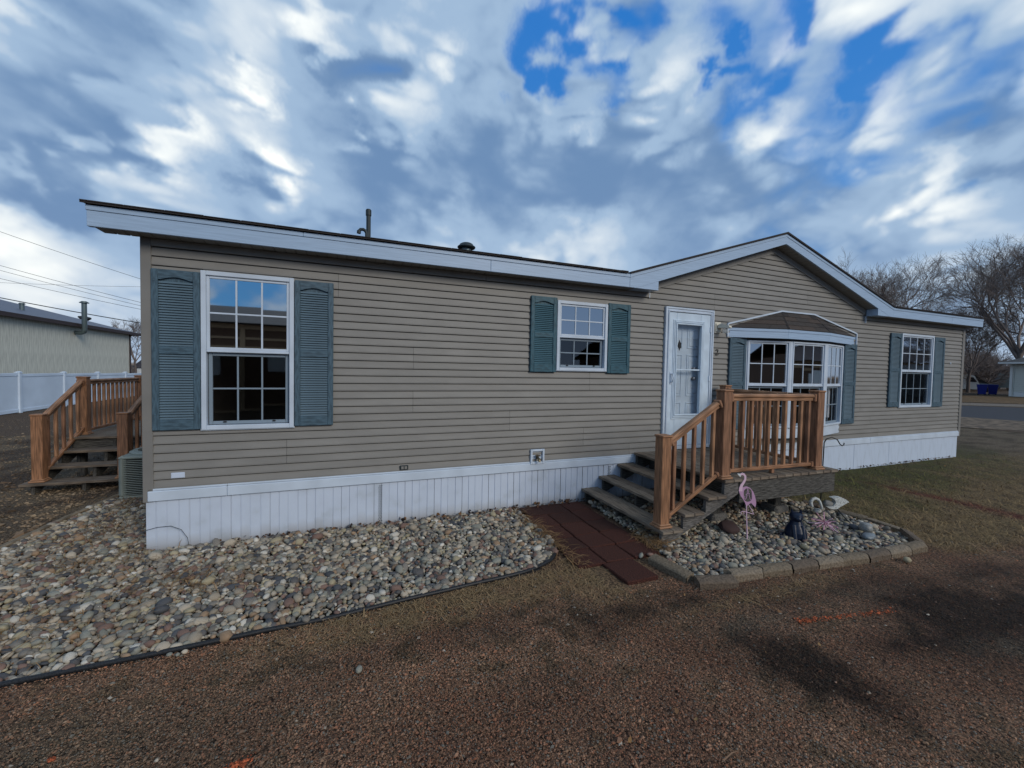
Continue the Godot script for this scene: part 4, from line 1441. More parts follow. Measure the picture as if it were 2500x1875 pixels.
func newel(root: Node3D, at: Vector3, h: float, w := 0.124) -> void:
	var b := B.new()
	b.span(at + Vector3(-w / 2, 0, -w / 2), at + Vector3(w / 2, h - 0.02, w / 2), 0.005)
	b.off = Vector2(rng.randf() * 9, rng.randf())
	var po := part(root, "post", b.mesh(), M["wood%d" % (rng.randi() % 2)])
	b = B.new()
	b.box(at + Vector3(0, h - 0.012, 0), Vector3(w + 0.018, 0.024, w + 0.018), 0.006)
	part(po, "post_cap", b.mesh(), M.wood0)
	b = B.new()
	b.box(at + Vector3(0, 0.012, 0), Vector3(w + 0.05, 0.024, w + 0.05), 0.006)
	b.box(at + Vector3(0, 0.034, 0), Vector3(w + 0.024, 0.022, w + 0.024), 0.008)
	part(po, "post_base", b.mesh(), M.wood2)


func stringer(steps: Array, xend: float, ybase: float, t: float) -> PackedVector2Array:
	# saw-toothed carriage: steps are [x of the riser, y of the tread underside] from the lowest
	var p := PackedVector2Array()
	p.append(Vector2(steps[0][0], ybase))
	for i in steps.size():
		p.append(Vector2(steps[i][0], steps[i][1]))
		if i + 1 < steps.size():
			p.append(Vector2(steps[i + 1][0], steps[i][1]))
	p.append(Vector2(xend, steps[-1][1]))
	p.append(Vector2(xend, steps[-1][1] - t))
	p.append(Vector2(steps[0][0] + 0.06, ybase))
	return p


func front_porch() -> void:
	var root := thing("wooden_porch", "wooden front porch with grey steps and brown railings below the white door", "porch", Vector3(5.862, 0, 0.04))
	root.rotation_degrees.y = -1.7
	var D := 1.66
	var b: B
	# deck boards run out from the wall
	var x := 0.0
	while x < 1.86:
		b = B.new()
		b.span(Vector3(x + 0.003, 0.618, 0.0), Vector3(x + 0.137, 0.655 + rng.randf() * 0.002, D + 0.015 + rng.randf() * 0.008), 0.004)
		b.off = Vector2(rng.randf() * 9, rng.randf() * 3)
		part(root, "deck_board", b.mesh(), M["deck%d" % (rng.randi() % 3)])
		x += 0.14
	# treads of two boards each
	for s in [[-0.90, 0.175], [-0.61, 0.335], [-0.285, 0.492]]:
		for k in 2:
			b = B.new()
			var x0: float = s[0] + k * 0.14
			b.span(Vector3(x0 + 0.002, s[1] - 0.036, -0.02), Vector3(x0 + 0.137, s[1] + rng.randf() * 0.002, D + 0.06), 0.004)
			b.off = Vector2(rng.randf() * 9, rng.randf() * 3)
			part(root, "tread", b.mesh(), M["deck%d" % (rng.randi() % 3)])
	# carriages, rims, beams, posts on their blocks
	var tooth := [[-0.85, 0.137], [-0.56, 0.297], [-0.24, 0.454], [0.03, 0.615]]
	for z in [0.03, 0.8, D - 0.035]:
		b = B.new()
		b.prism(stringer(tooth, 0.32, -0.02, 0.11), z - 0.02, z + 0.02)
		part(root, "stringer", b.mesh(), M.pale_wood if z > 1.0 else M.grey_wood)
	b = B.new()
	b.span(Vector3(0.25, 0.365, D - 0.04), Vector3(1.93, 0.614, D), 0.003)
	part(root, "rim_beam", b.mesh(), M.grey_wood)
	for q in [[1.88, 1.92, 0.02, D - 0.042], [0.27, 0.31, 0.02, D - 0.06]]:
		b = B.new()
		b.span(Vector3(q[0], 0.40, q[2]), Vector3(q[1], 0.613, q[3]), 0.003)
		part(root, "side_beam", b.mesh(), M.grey_wood)
	for q in [[0.35, 1.2], [1.42, 1.22], [0.35, 0.2], [1.5, 0.2]]:
		b = B.new()
		b.span(Vector3(q[0] - 0.06, 0.10, q[1] - 0.06), Vector3(q[0] + 0.06, 0.61, q[1] + 0.06), 0.008)
		part(root, "support_post", b.mesh(), M.grey_wood)
		b = B.new()
		b.span(Vector3(q[0] - 0.13, -0.05, q[1] - 0.13), Vector3(q[0] + 0.13, 0.11, q[1] + 0.13), 0.03)
		part(root, "footing", b.mesh(), M.concrete)
	# newels and railings
	newel(root, Vector3(-0.80, 0.176, D - 0.09), 1.02)
	newel(root, Vector3(0.05, 0.656, D - 0.08), 1.04)
	newel(root, Vector3(1.67, 0.656, D - 0.10), 1.03)
	newel(root, Vector3(1.70, 0.656, 0.09), 1.04)
	railing(root, Vector3(0.115, 1.622, D - 0.08), Vector3(1.605, 1.61, D - 0.10), 0.885, 10, 0.0)
	railing(root, Vector3(1.67, 1.61, D - 0.165), Vector3(1.70, 1.615, 0.155), 0.885, 9, 0.0)
	railing(root, Vector3(-0.735, 1.125, D - 0.09), Vector3(-0.015, 1.56, D - 0.085), 0.845, 5, 0.0)
	b = B.new()
	b.box(Vector3(0.88, 0.685, D - 0.09), Vector3(0.05, 0.055, 0.04), 0.004)
	part(root, "rail_foot", b.mesh(), M.wood1)


func back_porch() -> void:
	var root := thing("back_porch", "weathered brown stairs and railed landing beside the left end of the house", "porch")
	var b: B
	var xa := -2.36
	var xb := -1.18
	for s in [[-2.70, 0.15], [-3.0, 0.32], [-3.34, 0.49]]:
		for k in 2:
			b = B.new()
			var z1: float = s[0] - k * 0.14
			b.span(Vector3(xa - 0.06, s[1] - 0.036, z1 - 0.137), Vector3(xb + 0.04, s[1], z1), 0.004)
			b.off = Vector2(rng.randf() * 9, rng.randf() * 3)
			part(root, "tread", b.mesh(), M["deck%d" % (rng.randi() % 3)])
	for k in 18:
		b = B.new()
		b.span(Vector3(xa, 0.624, -3.63 - k * 0.14 - 0.137), Vector3(-0.09, 0.66, -3.63 - k * 0.14), 0.004)
		b.off = Vector2(rng.randf() * 9, rng.randf() * 3)
		part(root, "deck_board", b.mesh(), M["deck%d" % (rng.randi() % 3)])
	var T := Transform3D(Basis(Vector3.UP, PI / 2), Vector3.ZERO)
	for x in [xa + 0.06, -1.75, xb - 0.04]:
		b = B.new()
		b.X = Transform3D(Basis(Vector3(0, 0, -1), Vector3.UP, Vector3(1, 0, 0)), Vector3(x, 0, 0))
		b.prism(stringer([[2.76, 0.113], [3.05, 0.283], [3.38, 0.453], [3.66, 0.62]], 4.0, -0.02, 0.2), -0.02, 0.02)
		part(root, "stringer", b.mesh(), M.grey_wood)
	b = B.new()
	b.span(Vector3(xa + 0.02, 0.40, -6.1), Vector3(xa + 0.06, 0.62, -3.66), 0.003)
	b.span(Vector3(xa + 0.06, 0.40, -3.72), Vector3(-0.1, 0.62, -3.68), 0.003)
	part(root, "rim_beam", b.mesh(), M.grey_wood)
	for q in [[xa + 0.12, -3.85], [xa + 0.12, -6.0], [-0.5, -3.85]]:
		b = B.new()
		b.span(Vector3(q[0] - 0.05, -0.05, q[1] - 0.05), Vector3(q[0] + 0.05, 0.42, q[1] + 0.05), 0.004)
		part(root, "support_post", b.mesh(), M.grey_wood)
	newel(root, Vector3(-2.26, 0.151, -2.84), 0.97)
	newel(root, Vector3(-1.29, 0.151, -2.78), 0.98)
	newel(root, Vector3(-2.27, 0.661, -3.98), 0.97)
	newel(root, Vector3(-2.28, 0.661, -6.08), 0.95)
	newel(root, Vector3(-1.27, 0.661, -3.98), 0.97)
	railing(root, Vector3(-2.26, 1.06, -2.91), Vector3(-2.27, 1.56, -3.92), 0.80, 5, 0.0)
	railing(root, Vector3(-2.272, 1.555, -4.05), Vector3(-2.28, 1.545, -6.01), 0.83, 12, 0.0)
	railing(root, Vector3(-1.285, 1.06, -2.85), Vector3(-1.27, 1.56, -3.92), 0.80, 5, 0.0)


# ---------------------------------------------------------------- stone beds, path, borders
func stone_bed(called: String, label: String, poly: PackedVector2Array, step: float, singles: int, seed_: int, extra: Array) -> void:
	var root := thing(called, label, "stone bed", Vector3.ZERO, "", "structure")
	var r := RandomNumberGenerator.new()
	r.seed = seed_
	var shapes := []
	for i in 6:
		var b := B.new()
		b.stone(Vector3.ZERO, Vector3.ONE, Basis.IDENTITY, r)
		shapes.append(b.mesh())
	var lo := Vector2(1e9, 1e9)
	var hi := -lo
	for p in poly:
		lo = lo.min(p)
		hi = hi.max(p)
	var all := []
	var cam := Vector2(1.737, 5.165)
	var nx := int((hi.x - lo.x) / step)
	var nz := int((hi.y - lo.y) / step)
	for j in nz + 1:
		for i in nx + 1:
			var p := lo + Vector2(i + r.randf_range(-0.45, 0.45), j + r.randf_range(-0.45, 0.45)) * step
			if not Geometry2D.is_point_in_polygon(p, poly):
				continue
			all.append([p, -1.0])
	for e in extra:
		all.append([e, -1.0])
	var rows := []
	for q in all:
		var p: Vector2 = q[0]
		var a := clampf(0.0188 * exp(r.randfn() * 0.33), 0.009, 0.048)
		var s := Vector3(a * r.randf_range(1.0, 1.45), a * r.randf_range(0.55, 0.85), a * r.randf_range(0.8, 1.05))
		var turn := Basis(Vector3.UP, r.randf() * TAU) * Basis(Vector3.RIGHT, r.randfn() * 0.28) * Basis(Vector3.BACK, r.randfn() * 0.28)
		var at := Vector3(p.x, -0.012 + s.y * 0.75 + r.randf() * 0.022, p.y)
		var tone: int = [0, 0, 1, 1, 2, 2, 3, 4, 5, 6, 6, 7, 8, 9][r.randi() % 14]
		var d := p.distance_squared_to(cam) + 3.0
		rows.append([a * a / d, at, s, turn, tone, r.randf_range(0.75, 1.25), r.randi() % 6])
	rows.sort_custom(func(x, y): return x[0] > y[0])
	var mm := MultiMesh.new()
	mm.transform_format = MultiMesh.TRANSFORM_3D
	mm.use_colors = true
	mm.mesh = shapes[0]
	mm.instance_count = rows.size() - singles
	for i in rows.size():
		var w: Array = rows[i]
		var bas: Basis = w[3]
		var t := Transform3D(bas.scaled_local(w[2]), w[1])
		if i < singles:
			part(root, "stone", shapes[w[6]], M["stone%d" % w[4]], t)
		else:
			# one shape, tumbled about so that no two look alike
			var tum := Basis(Vector3(w[5] - 1.0, 0.4, 0.3 + w[0]).normalized(), PI * float(w[6]) + w[5] * 9.0)
			var t2 := Transform3D(bas.scaled_local(w[2]) * tum, w[1])
			var tint: Color = stone_tone(w[4]) * w[5]
			mm.set_instance_transform(i - singles, t2)
			mm.set_instance_color(i - singles, tint)
	var mi := MultiMeshInstance3D.new()
	mi.multimesh = mm
	mi.material_override = M.stones
	mi.name = numbered(root, "stones")
	mi.set_meta("kind", "stuff")
	root.add_child(mi, true)


func beds_and_path() -> void:
	var ex := []
	for p in [Vector2(0.72, 1.935), Vector2(0.77, 1.965), Vector2(0.80, 1.93), Vector2(4.56, 1.82)]:
		ex.append(p)
	stone_bed("stone_bed", "bed of mixed river stones along the white skirting left of the path", BED_L, 0.0312, 190, 31, ex)
	stone_bed("stone_bed", "bed of river stones under and beside the wooden porch", BED_R, 0.034, 110, 32, [Vector2(4.66, 1.84), Vector2(4.62, 1.76)])
	# black edging round the left bed
	var b := B.new()
	var line := []
	for i in 13:
		var p := BED_L[i]
		var y := 0.012 if i != 4 else 0.004
		line.append(Vector3(p.x, y, p.y + 0.01))
	var cur := Curve3D.new()
	for i in line.size():
		var tang: Vector3 = (line[mini(i + 1, line.size() - 1)] - line[maxi(i - 1, 0)]) / 6.0
		cur.add_point(line[i], -tang, tang)
	var pts := []
	for i in 61:
		pts.append(cur.sample_baked(cur.get_baked_length() * i / 60.0, true))
	b.tube(pts, [0.017], 10)
	var low := []
	for p in pts:
		low.append(p + Vector3(0, -0.03, 0))
	b.tube(low, [0.012], 6)
	solo("lawn_edging", b.mesh(), M.black_plastic, "black plastic edging curved round the river stones left of the path", "edging")
	# timber border at the far left
	b = B.new()
	var tp := [Vector3(-1.133, 0.0, -2.25), Vector3(-1.26, 0.0, -1.5), Vector3(-1.385, 0.0, -0.45), Vector3(-1.56, 0.0, 0.6)]
	for i in 3:
		b.off = Vector2(i * 1.7, 0)
		b.beam(tp[i] + Vector3(0, 0.01, 0), tp[i + 1] + Vector3(0, 0.01, 0.01), 0.07, 0.06, 0.008)
	solo("timber_border", b.mesh(), M.tan_timber, "low weathered timber border at the far left of the stones", "border")
	# path of red rubber pavers
	var path := thing("path", "path of dark red square pavers leading to the porch steps", "path", Vector3.ZERO, "", "structure")
	var cols := [[3.905, 4.215], [4.222, 4.548], [4.556, 4.868]]
	var zs := [0.075, 0.432, 0.792, 1.146, 1.484, 1.82]
	for c in 3:
		for i in 5:
			if c == 0 and i == 0:
				paver(path, cols[c][0] + 0.05, cols[c][1] + 0.03, zs[0], zs[1], rng)
				continue
			var sk := -0.018 * i
			paver(path, cols[c][0] + sk, cols[c][1] + sk, zs[i] + 0.004, zs[i + 1] - 0.004, rng)
	paver(path, 4.085, 4.43, 1.83, 2.22, rng)
	# chiselled concrete blocks round the right bed
	var bord := thing("block_border", "row of tan chiselled concrete blocks edging the stones before the porch", "border")
	var line2 := [[4.60, 1.93, 4.66, 2.37], [4.655, 2.44, 5.0, 2.545], [5.02, 2.45, 5.36, 2.50], [5.375, 2.49, 5.70, 2.54], [5.715, 2.54, 6.03, 2.57], [6.045, 2.57, 6.36, 2.61], [6.375, 2.60, 6.69, 2.655], [6.705, 2.655, 7.02, 2.675], [7.035, 2.67, 7.35, 2.70], [7.365, 2.695, 7.65, 2.70], [7.70, 2.66, 7.98, 2.40], [8.04, 2.36, 8.09, 1.98], [8.09, 1.94, 8.06, 1.58], [8.05, 1.52, 7.99, 1.18]]
	for i in line2.size():
		var q: Array = line2[i]
		var w := 0.10
		var h := 0.072
		if i > 10:
			w = 0.09
			h = 0.05
		block(bord, Vector3(q[0], 0, q[1]), Vector3(q[2], 0, q[3]), w, h, i)


func paver(root: Node3D, xa: float, xb: float, za: float, zb: float, r: RandomNumberGenerator) -> void:
	var b := B.new()
	b.span(Vector3(xa, -0.03, za), Vector3(xb, 0.0, zb), 0.006)
	var m := Vector3((xa + xb) / 2, 0.022, (za + zb) / 2)
	b.X = Transform3D.IDENTITY
	var o := B.new()
	o.off = Vector2(r.randf() * 5, r.randf() * 5)
	o.box(Vector3.ZERO, Vector3(xb - xa, 0.045, zb - za), 0.008)
	part(root, "paver", o.mesh(), M.paver if r.randf() < 0.6 else M.paver_b, Transform3D(Basis(Vector3.UP, r.randfn() * 0.012) * Basis(Vector3.RIGHT, r.randfn() * 0.015) * Basis(Vector3.BACK, r.randfn() * 0.018), m - Vector3(0, 0.031 - r.randf() * 0.008, 0)))


func block(root: Node3D, a: Vector3, e: Vector3, w: float, h: float, i: int) -> void:
	var x := (e - a).normalized()
	var z := x.cross(Vector3.UP).normalized()
	var L := a.distance_to(e)
	var r := RandomNumberGenerator.new()
	r.seed = 900 + i
	var b := B.new()
	# bevelled front and one scalloped end, as these edgers have
	var nz := 4
	var nx := 7
	var top := []
	for j in nz + 1:
		var row := []
		for k in nx + 1:
			var u := k / float(nx)
			var v := j / float(nz)
			var sc := 0.035 * sin(PI * v) * (1.0 if i % 10 > 1 else 0.0)
			var px := lerpf(-L / 2 + sc, L / 2 + sc - 0.003, u)
			var pz := lerpf(-w / 2, w / 2, v)
			var py := h - 0.018 * pow(v, 3.0) + r.randf_range(-0.003, 0.003)
			if j == 0 or k == 0 or k == nx:
				py -= 0.006
			row.append(Vector3(px, py, pz))
		top.append(row)
	for j in nz:
		for k in nx:
			b.quad(top[j + 1][k], top[j + 1][k + 1], top[j][k + 1], top[j][k])
	for k in nx:
		var p: Vector3 = top[nz][k]
		var q: Vector3 = top[nz][k + 1]
		var mid := 0.012 + r.randf() * 0.006
		b.quad(Vector3(p.x, -0.04, p.z + 0.008), Vector3(q.x, -0.04, q.z + 0.008), q + Vector3(0, -0.012, mid * 0.6), p + Vector3(0, -0.012, mid * 0.6))
		b.quad(p + Vector3(0, -0.012, mid * 0.6), q + Vector3(0, -0.012, mid * 0.6), q, p)
		p = top[0][k]
		q = top[0][k + 1]
		b.quad(Vector3(q.x, -0.04, q.z), Vector3(p.x, -0.04, p.z), p, q)
	for j in nz:
		var p: Vector3 = top[j][0]
		var q: Vector3 = top[j + 1][0]
		b.quad(Vector3(p.x, -0.04, p.z), Vector3(q.x, -0.04, q.z), q, p)
		p = top[j][nx]
		q = top[j + 1][nx]
		b.quad(Vector3(q.x, -0.04, q.z), Vector3(p.x, -0.04, p.z), p, q)
	if z.z < 0:
		z = -z
		x = -x
	var T := Transform3D(Basis(x, Vector3.UP, x.cross(Vector3.UP)) * Basis(Vector3.RIGHT, r.randfn() * 0.05), (a + e) * 0.5)
	part(root, "block", b.mesh(), M["block%d" % (i % 3)], T)


# ---------------------------------------------------------------- left of the house
func left_side() -> void:
	# air conditioner by the corner
	var ac := thing("air_conditioner", "grey green outdoor air conditioner at the left corner of the house", "air conditioner", Vector3(-1.06, 0, -2.72))
	var W := 0.74
	var H := 0.61
	var b := B.new()
	b.span(Vector3(0.03, 0.03, 0.03), Vector3(W - 0.03, H - 0.03, W - 0.03))
	part(ac, "coil", b.mesh(), M.dark)
	b = B.new()
	for q in [[0, 0], [W, 0], [0, W], [W, W]]:
		b.box(Vector3(clampf(q[0], 0.04, W - 0.04), H / 2 + 0.02, clampf(q[1], 0.04, W - 0.04)), Vector3(0.08, H - 0.04, 0.08), 0.03)
	b.span(Vector3(0, 0.02, 0), Vector3(W, 0.06, W), 0.015)
	b.span(Vector3(0, H - 0.05, 0), Vector3(W, H - 0.01, W), 0.015)
	part(ac, "casing", b.mesh(), M.ac_green)
	for i in 20:
		b = B.new()
		var y := 0.07 + i * 0.0245
		b.span(Vector3(0.06, y, W - 0.022), Vector3(W - 0.06, y + 0.0095, W + 0.001), 0.003)
		b.span(Vector3(-0.001, y, 0.06), Vector3(0.022, y + 0.0095, W - 0.06), 0.003)
		part(ac, "louver", b.mesh(), M.ac_green)
	b = B.new()
	b.lathe([Vector2(0.36, -0.012), Vector2(0.36, 0.012), Vector2(0.33, 0.03), Vector2(0.27, 0.032), Vector2(0.262, 0.0), Vector2(0.262, -0.03)], 28, Vector3(W / 2, H, W / 2))
	part(ac, "fan_ring", b.mesh(), M.ac_green)
	b = B.new()
	for i in 7:
		b.lathe([Vector2(0.04 + i * 0.034, 0.0), Vector2(0.045 + i * 0.034, 0.004), Vector2(0.05 + i * 0.034, 0.0)], 24, Vector3(W / 2, H + 0.012, W / 2))
	part(ac, "fan_guard", b.mesh(), M.black_metal)
	b = B.new()
	b.span(Vector3(-0.06, -0.05, -0.06), Vector3(W + 0.06, 0.018, W + 0.06), 0.012)
	part(ac, "pad", b.mesh(), M.concrete)
	# a loose wire bowed against the skirting
	b = B.new()
	b.tube([Vector3(0.30, 0.0, 0.06), Vector3(0.285, 0.10, 0.05), Vector3(0.23, 0.19, 0.04), Vector3(0.14, 0.235, 0.03), Vector3(0.03, 0.235, 0.03), Vector3(-0.06, 0.215, 0.03)], [0.0025], 5)
	solo("loose_wire", b.mesh(), M.black_metal, "thin dark wire bowed out of the stones against the left skirting", "wire")
	# white vinyl fence
	var f := thing("vinyl_fence", "white vinyl privacy fence in front of the pale house at far left", "fence", Vector3(-9, 0, 0))
	var zs := [-8.0, -10.3, -12.75, -15.3, -17.9, -20.5, -23.2, -25.8, -28.4]
	for i in zs.size():
		var z: float = zs[i]
		var top := 1.42 - 0.013 * (-z - 14.4)
		b = B.new()
		b.span(Vector3(-0.065, -0.05, z - 0.065), Vector3(0.065, top + 0.03, z + 0.065), 0.006)
		var po := part(f, "post", b.mesh(), M.fence_white)
		b = B.new()
		b.prism(PackedVector2Array([Vector2(-0.08, 0), Vector2(0.08, 0), Vector2(0.08, 0.02), Vector2(0, 0.05), Vector2(-0.08, 0.02)]), z - 0.08, z + 0.08)
		part(po, "post_cap", b.mesh(), M.fence_white, Transform3D(Basis.IDENTITY, Vector3(0, top + 0.03, 0)))
		if i + 1 < zs.size():
			var z2: float = zs[i + 1]
			b = B.new()
			b.span(Vector3(-0.018, 0.06, z2 + 0.065), Vector3(0.018, top - 0.1, z - 0.065))
			part(f, "panel", b.mesh(), M.fence_white)
			b = B.new()
			b.span(Vector3(-0.035, top - 0.12, z2 + 0.065), Vector3(0.035, top - 0.015, z - 0.065), 0.006)
			b.span(Vector3(-0.035, 0.02, z2 + 0.065), Vector3(0.035, 0.14, z - 0.065), 0.006)
			part(f, "rail", b.mesh(), M.fence_white)
	# neighbour's house
	var h := thing("pale_house", "pale stucco house with dark low roof behind the white fence", "house", Vector3(-11.5, 0, 0))
	b = B.new()
	b.quad(Vector3(0, -0.1, -6), Vector3(0, -0.1, -30.5), Vector3(0, 3.82, -30.5), Vector3(0, 3.82, -6))
	b.quad(Vector3(0, -0.1, -30.5), Vector3(-8, -0.1, -30.5), Vector3(-8, 3.82, -30.5), Vector3(0, 3.82, -30.5))
	b.quad(Vector3(-8, -0.1, -6), Vector3(0, -0.1, -6), Vector3(0, 3.82, -6), Vector3(-8, 3.82, -6))
	b.quad(Vector3(-8, -0.1, -30.5), Vector3(-8, -0.1, -6), Vector3(-8, 3.82, -6), Vector3(-8, 3.82, -30.5))
	part(h, "wall", b.mesh(), M.stucco)
	b = B.new()
	b.span(Vector3(0.0, -0.1, -30.56), Vector3(0.05, 3.8, -30.42))
	part(h, "corner_trim", b.mesh(), M.brown_trim)
	b = B.new()
	var e0 := Vector3(0.3, 3.88, -31.3)
	var e1 := Vector3(0.3, 3.88, -5.4)
	var e2 := Vector3(-8.3, 3.88, -31.3)
	var e3 := Vector3(-8.3, 3.88, -5.4)
	var r0 := Vector3(-4, 5.25, -24.5)
	var r1 := Vector3(-4, 5.25, -11.0)
	var mid := Vector3(-4, 2, -18)
	b.out4(e0, e1, r1, r0, mid)
	b.out4(e2, e3, r1, r0, mid)
	b.out3(e0, e2, r0, mid)
	b.out3(e1, e3, r1, mid)
	b.out4(e0, e1, e3, e2, mid + Vector3(0, 9, 0))
	var rf := part(h, "roof", b.mesh(), M.metal_roof)
	b = B.new()
	b.span(Vector3(0.26, 3.72, -31.3), Vector3(0.31, 3.9, -5.4))
	b.span(Vector3(-8.3, 3.72, -31.33), Vector3(0.31, 3.9, -31.28))
	part(h, "fascia", b.mesh(), M.brown_trim)
	b = B.new()
	b.tube([Vector3(-1.1, 4.2, -22.5), Vector3(-1.1, 4.62, -22.5)], [0.09], 10)
	b.tube([Vector3(-1.1, 4.6, -22.5), Vector3(-1.1, 4.66, -22.5)], [0.13, 0.08], 10)
	part(rf, "roof_vent", b.mesh(), M.galvanised)
	b = B.new()
	b.tube([Vector3(0.02, 3.42, -24.35), Vector3(0.25, 3.42, -24.3), Vector3(0.42, 3.47, -24.2), Vector3(0.47, 3.6, -24.15), Vector3(0.47, 5.0, -24.15)], [0.11], 10)
	b.tube([Vector3(0.47, 5.0, -24.15), Vector3(0.47, 5.03, -24.15), Vector3(0.47, 5.1, -24.15)], [0.2, 0.2, 0.1], 10)
	part(h, "flue_pipe", b.mesh(), M.galvanised)
	# what shows in the gap past its corner
	var g := thing("far_garage", "small white garage in the gap beside the pale house", "garage", Vector3(-22.5, 0, -62))
	b = B.new()
	b.span(Vector3(0, -0.1, -6), Vector3(5, 1.3, 0))
	part(g, "wall", b.mesh(), M.far_white)
	b = B.new()
	b.out4(Vector3(-0.4, 1.3, 0.3), Vector3(5.4, 1.3, 0.3), Vector3(5.0, 2.9, -3), Vector3(0, 2.9, -3), Vector3(2, 0, -3))
	b.out4(Vector3(-0.4, 1.3, -6.3), Vector3(5.4, 1.3, -6.3), Vector3(5.0, 2.9, -3), Vector3(0, 2.9, -3), Vector3(2, 0, -3))
	part(g, "roof", b.mesh(), M.brown_trim)
	# overhead wires
	var grp := "overhead wires at the far left"
	var wires := [[10.501, 8.009, 0.013, "uppermost overhead wire, falling steeply towards the left roof corner"], [8.237, 6.303, 0.013, "second overhead wire from the top of those sloping down"], [7.909, 6.061, 0.012, "third overhead wire, close under the second"], [7.361, 5.789, 0.013, "fourth overhead wire, lowest of the parallel sloping ones"], [7.087, 7.3, 0.009, "nearly level overhead wire crossing the sloping ones"], [6.072, 4.79, 0.03, "thick black service cable with a splice over the pale roof"]]
	for w in wires:
		b = B.new()
		var pts := []
		for i in 17:
			var t := lerpf(-1.6, 1.5, i / 16.0)
			var y: float = lerpf(w[0], w[1], t) + 0.14 * (t * (t - 1.0))
			pts.append(Vector3(lerpf(-19.6, -12.1, t), y, -34.0 + 1.2 * t))
		b.tube(pts, [w[2]], 5)
		if w[2] > 0.025:
			b.tube([Vector3(-15.35, 5.02, -33.3), Vector3(-15.15, 4.93, -33.3), Vector3(-14.85, 4.88, -33.3), Vector3(-14.65, 4.93, -33.3)], [0.05, 0.16, 0.16, 0.06], 8)
		solo("overhead_wire", b.mesh(), M.black_metal, w[3], "wire", grp)


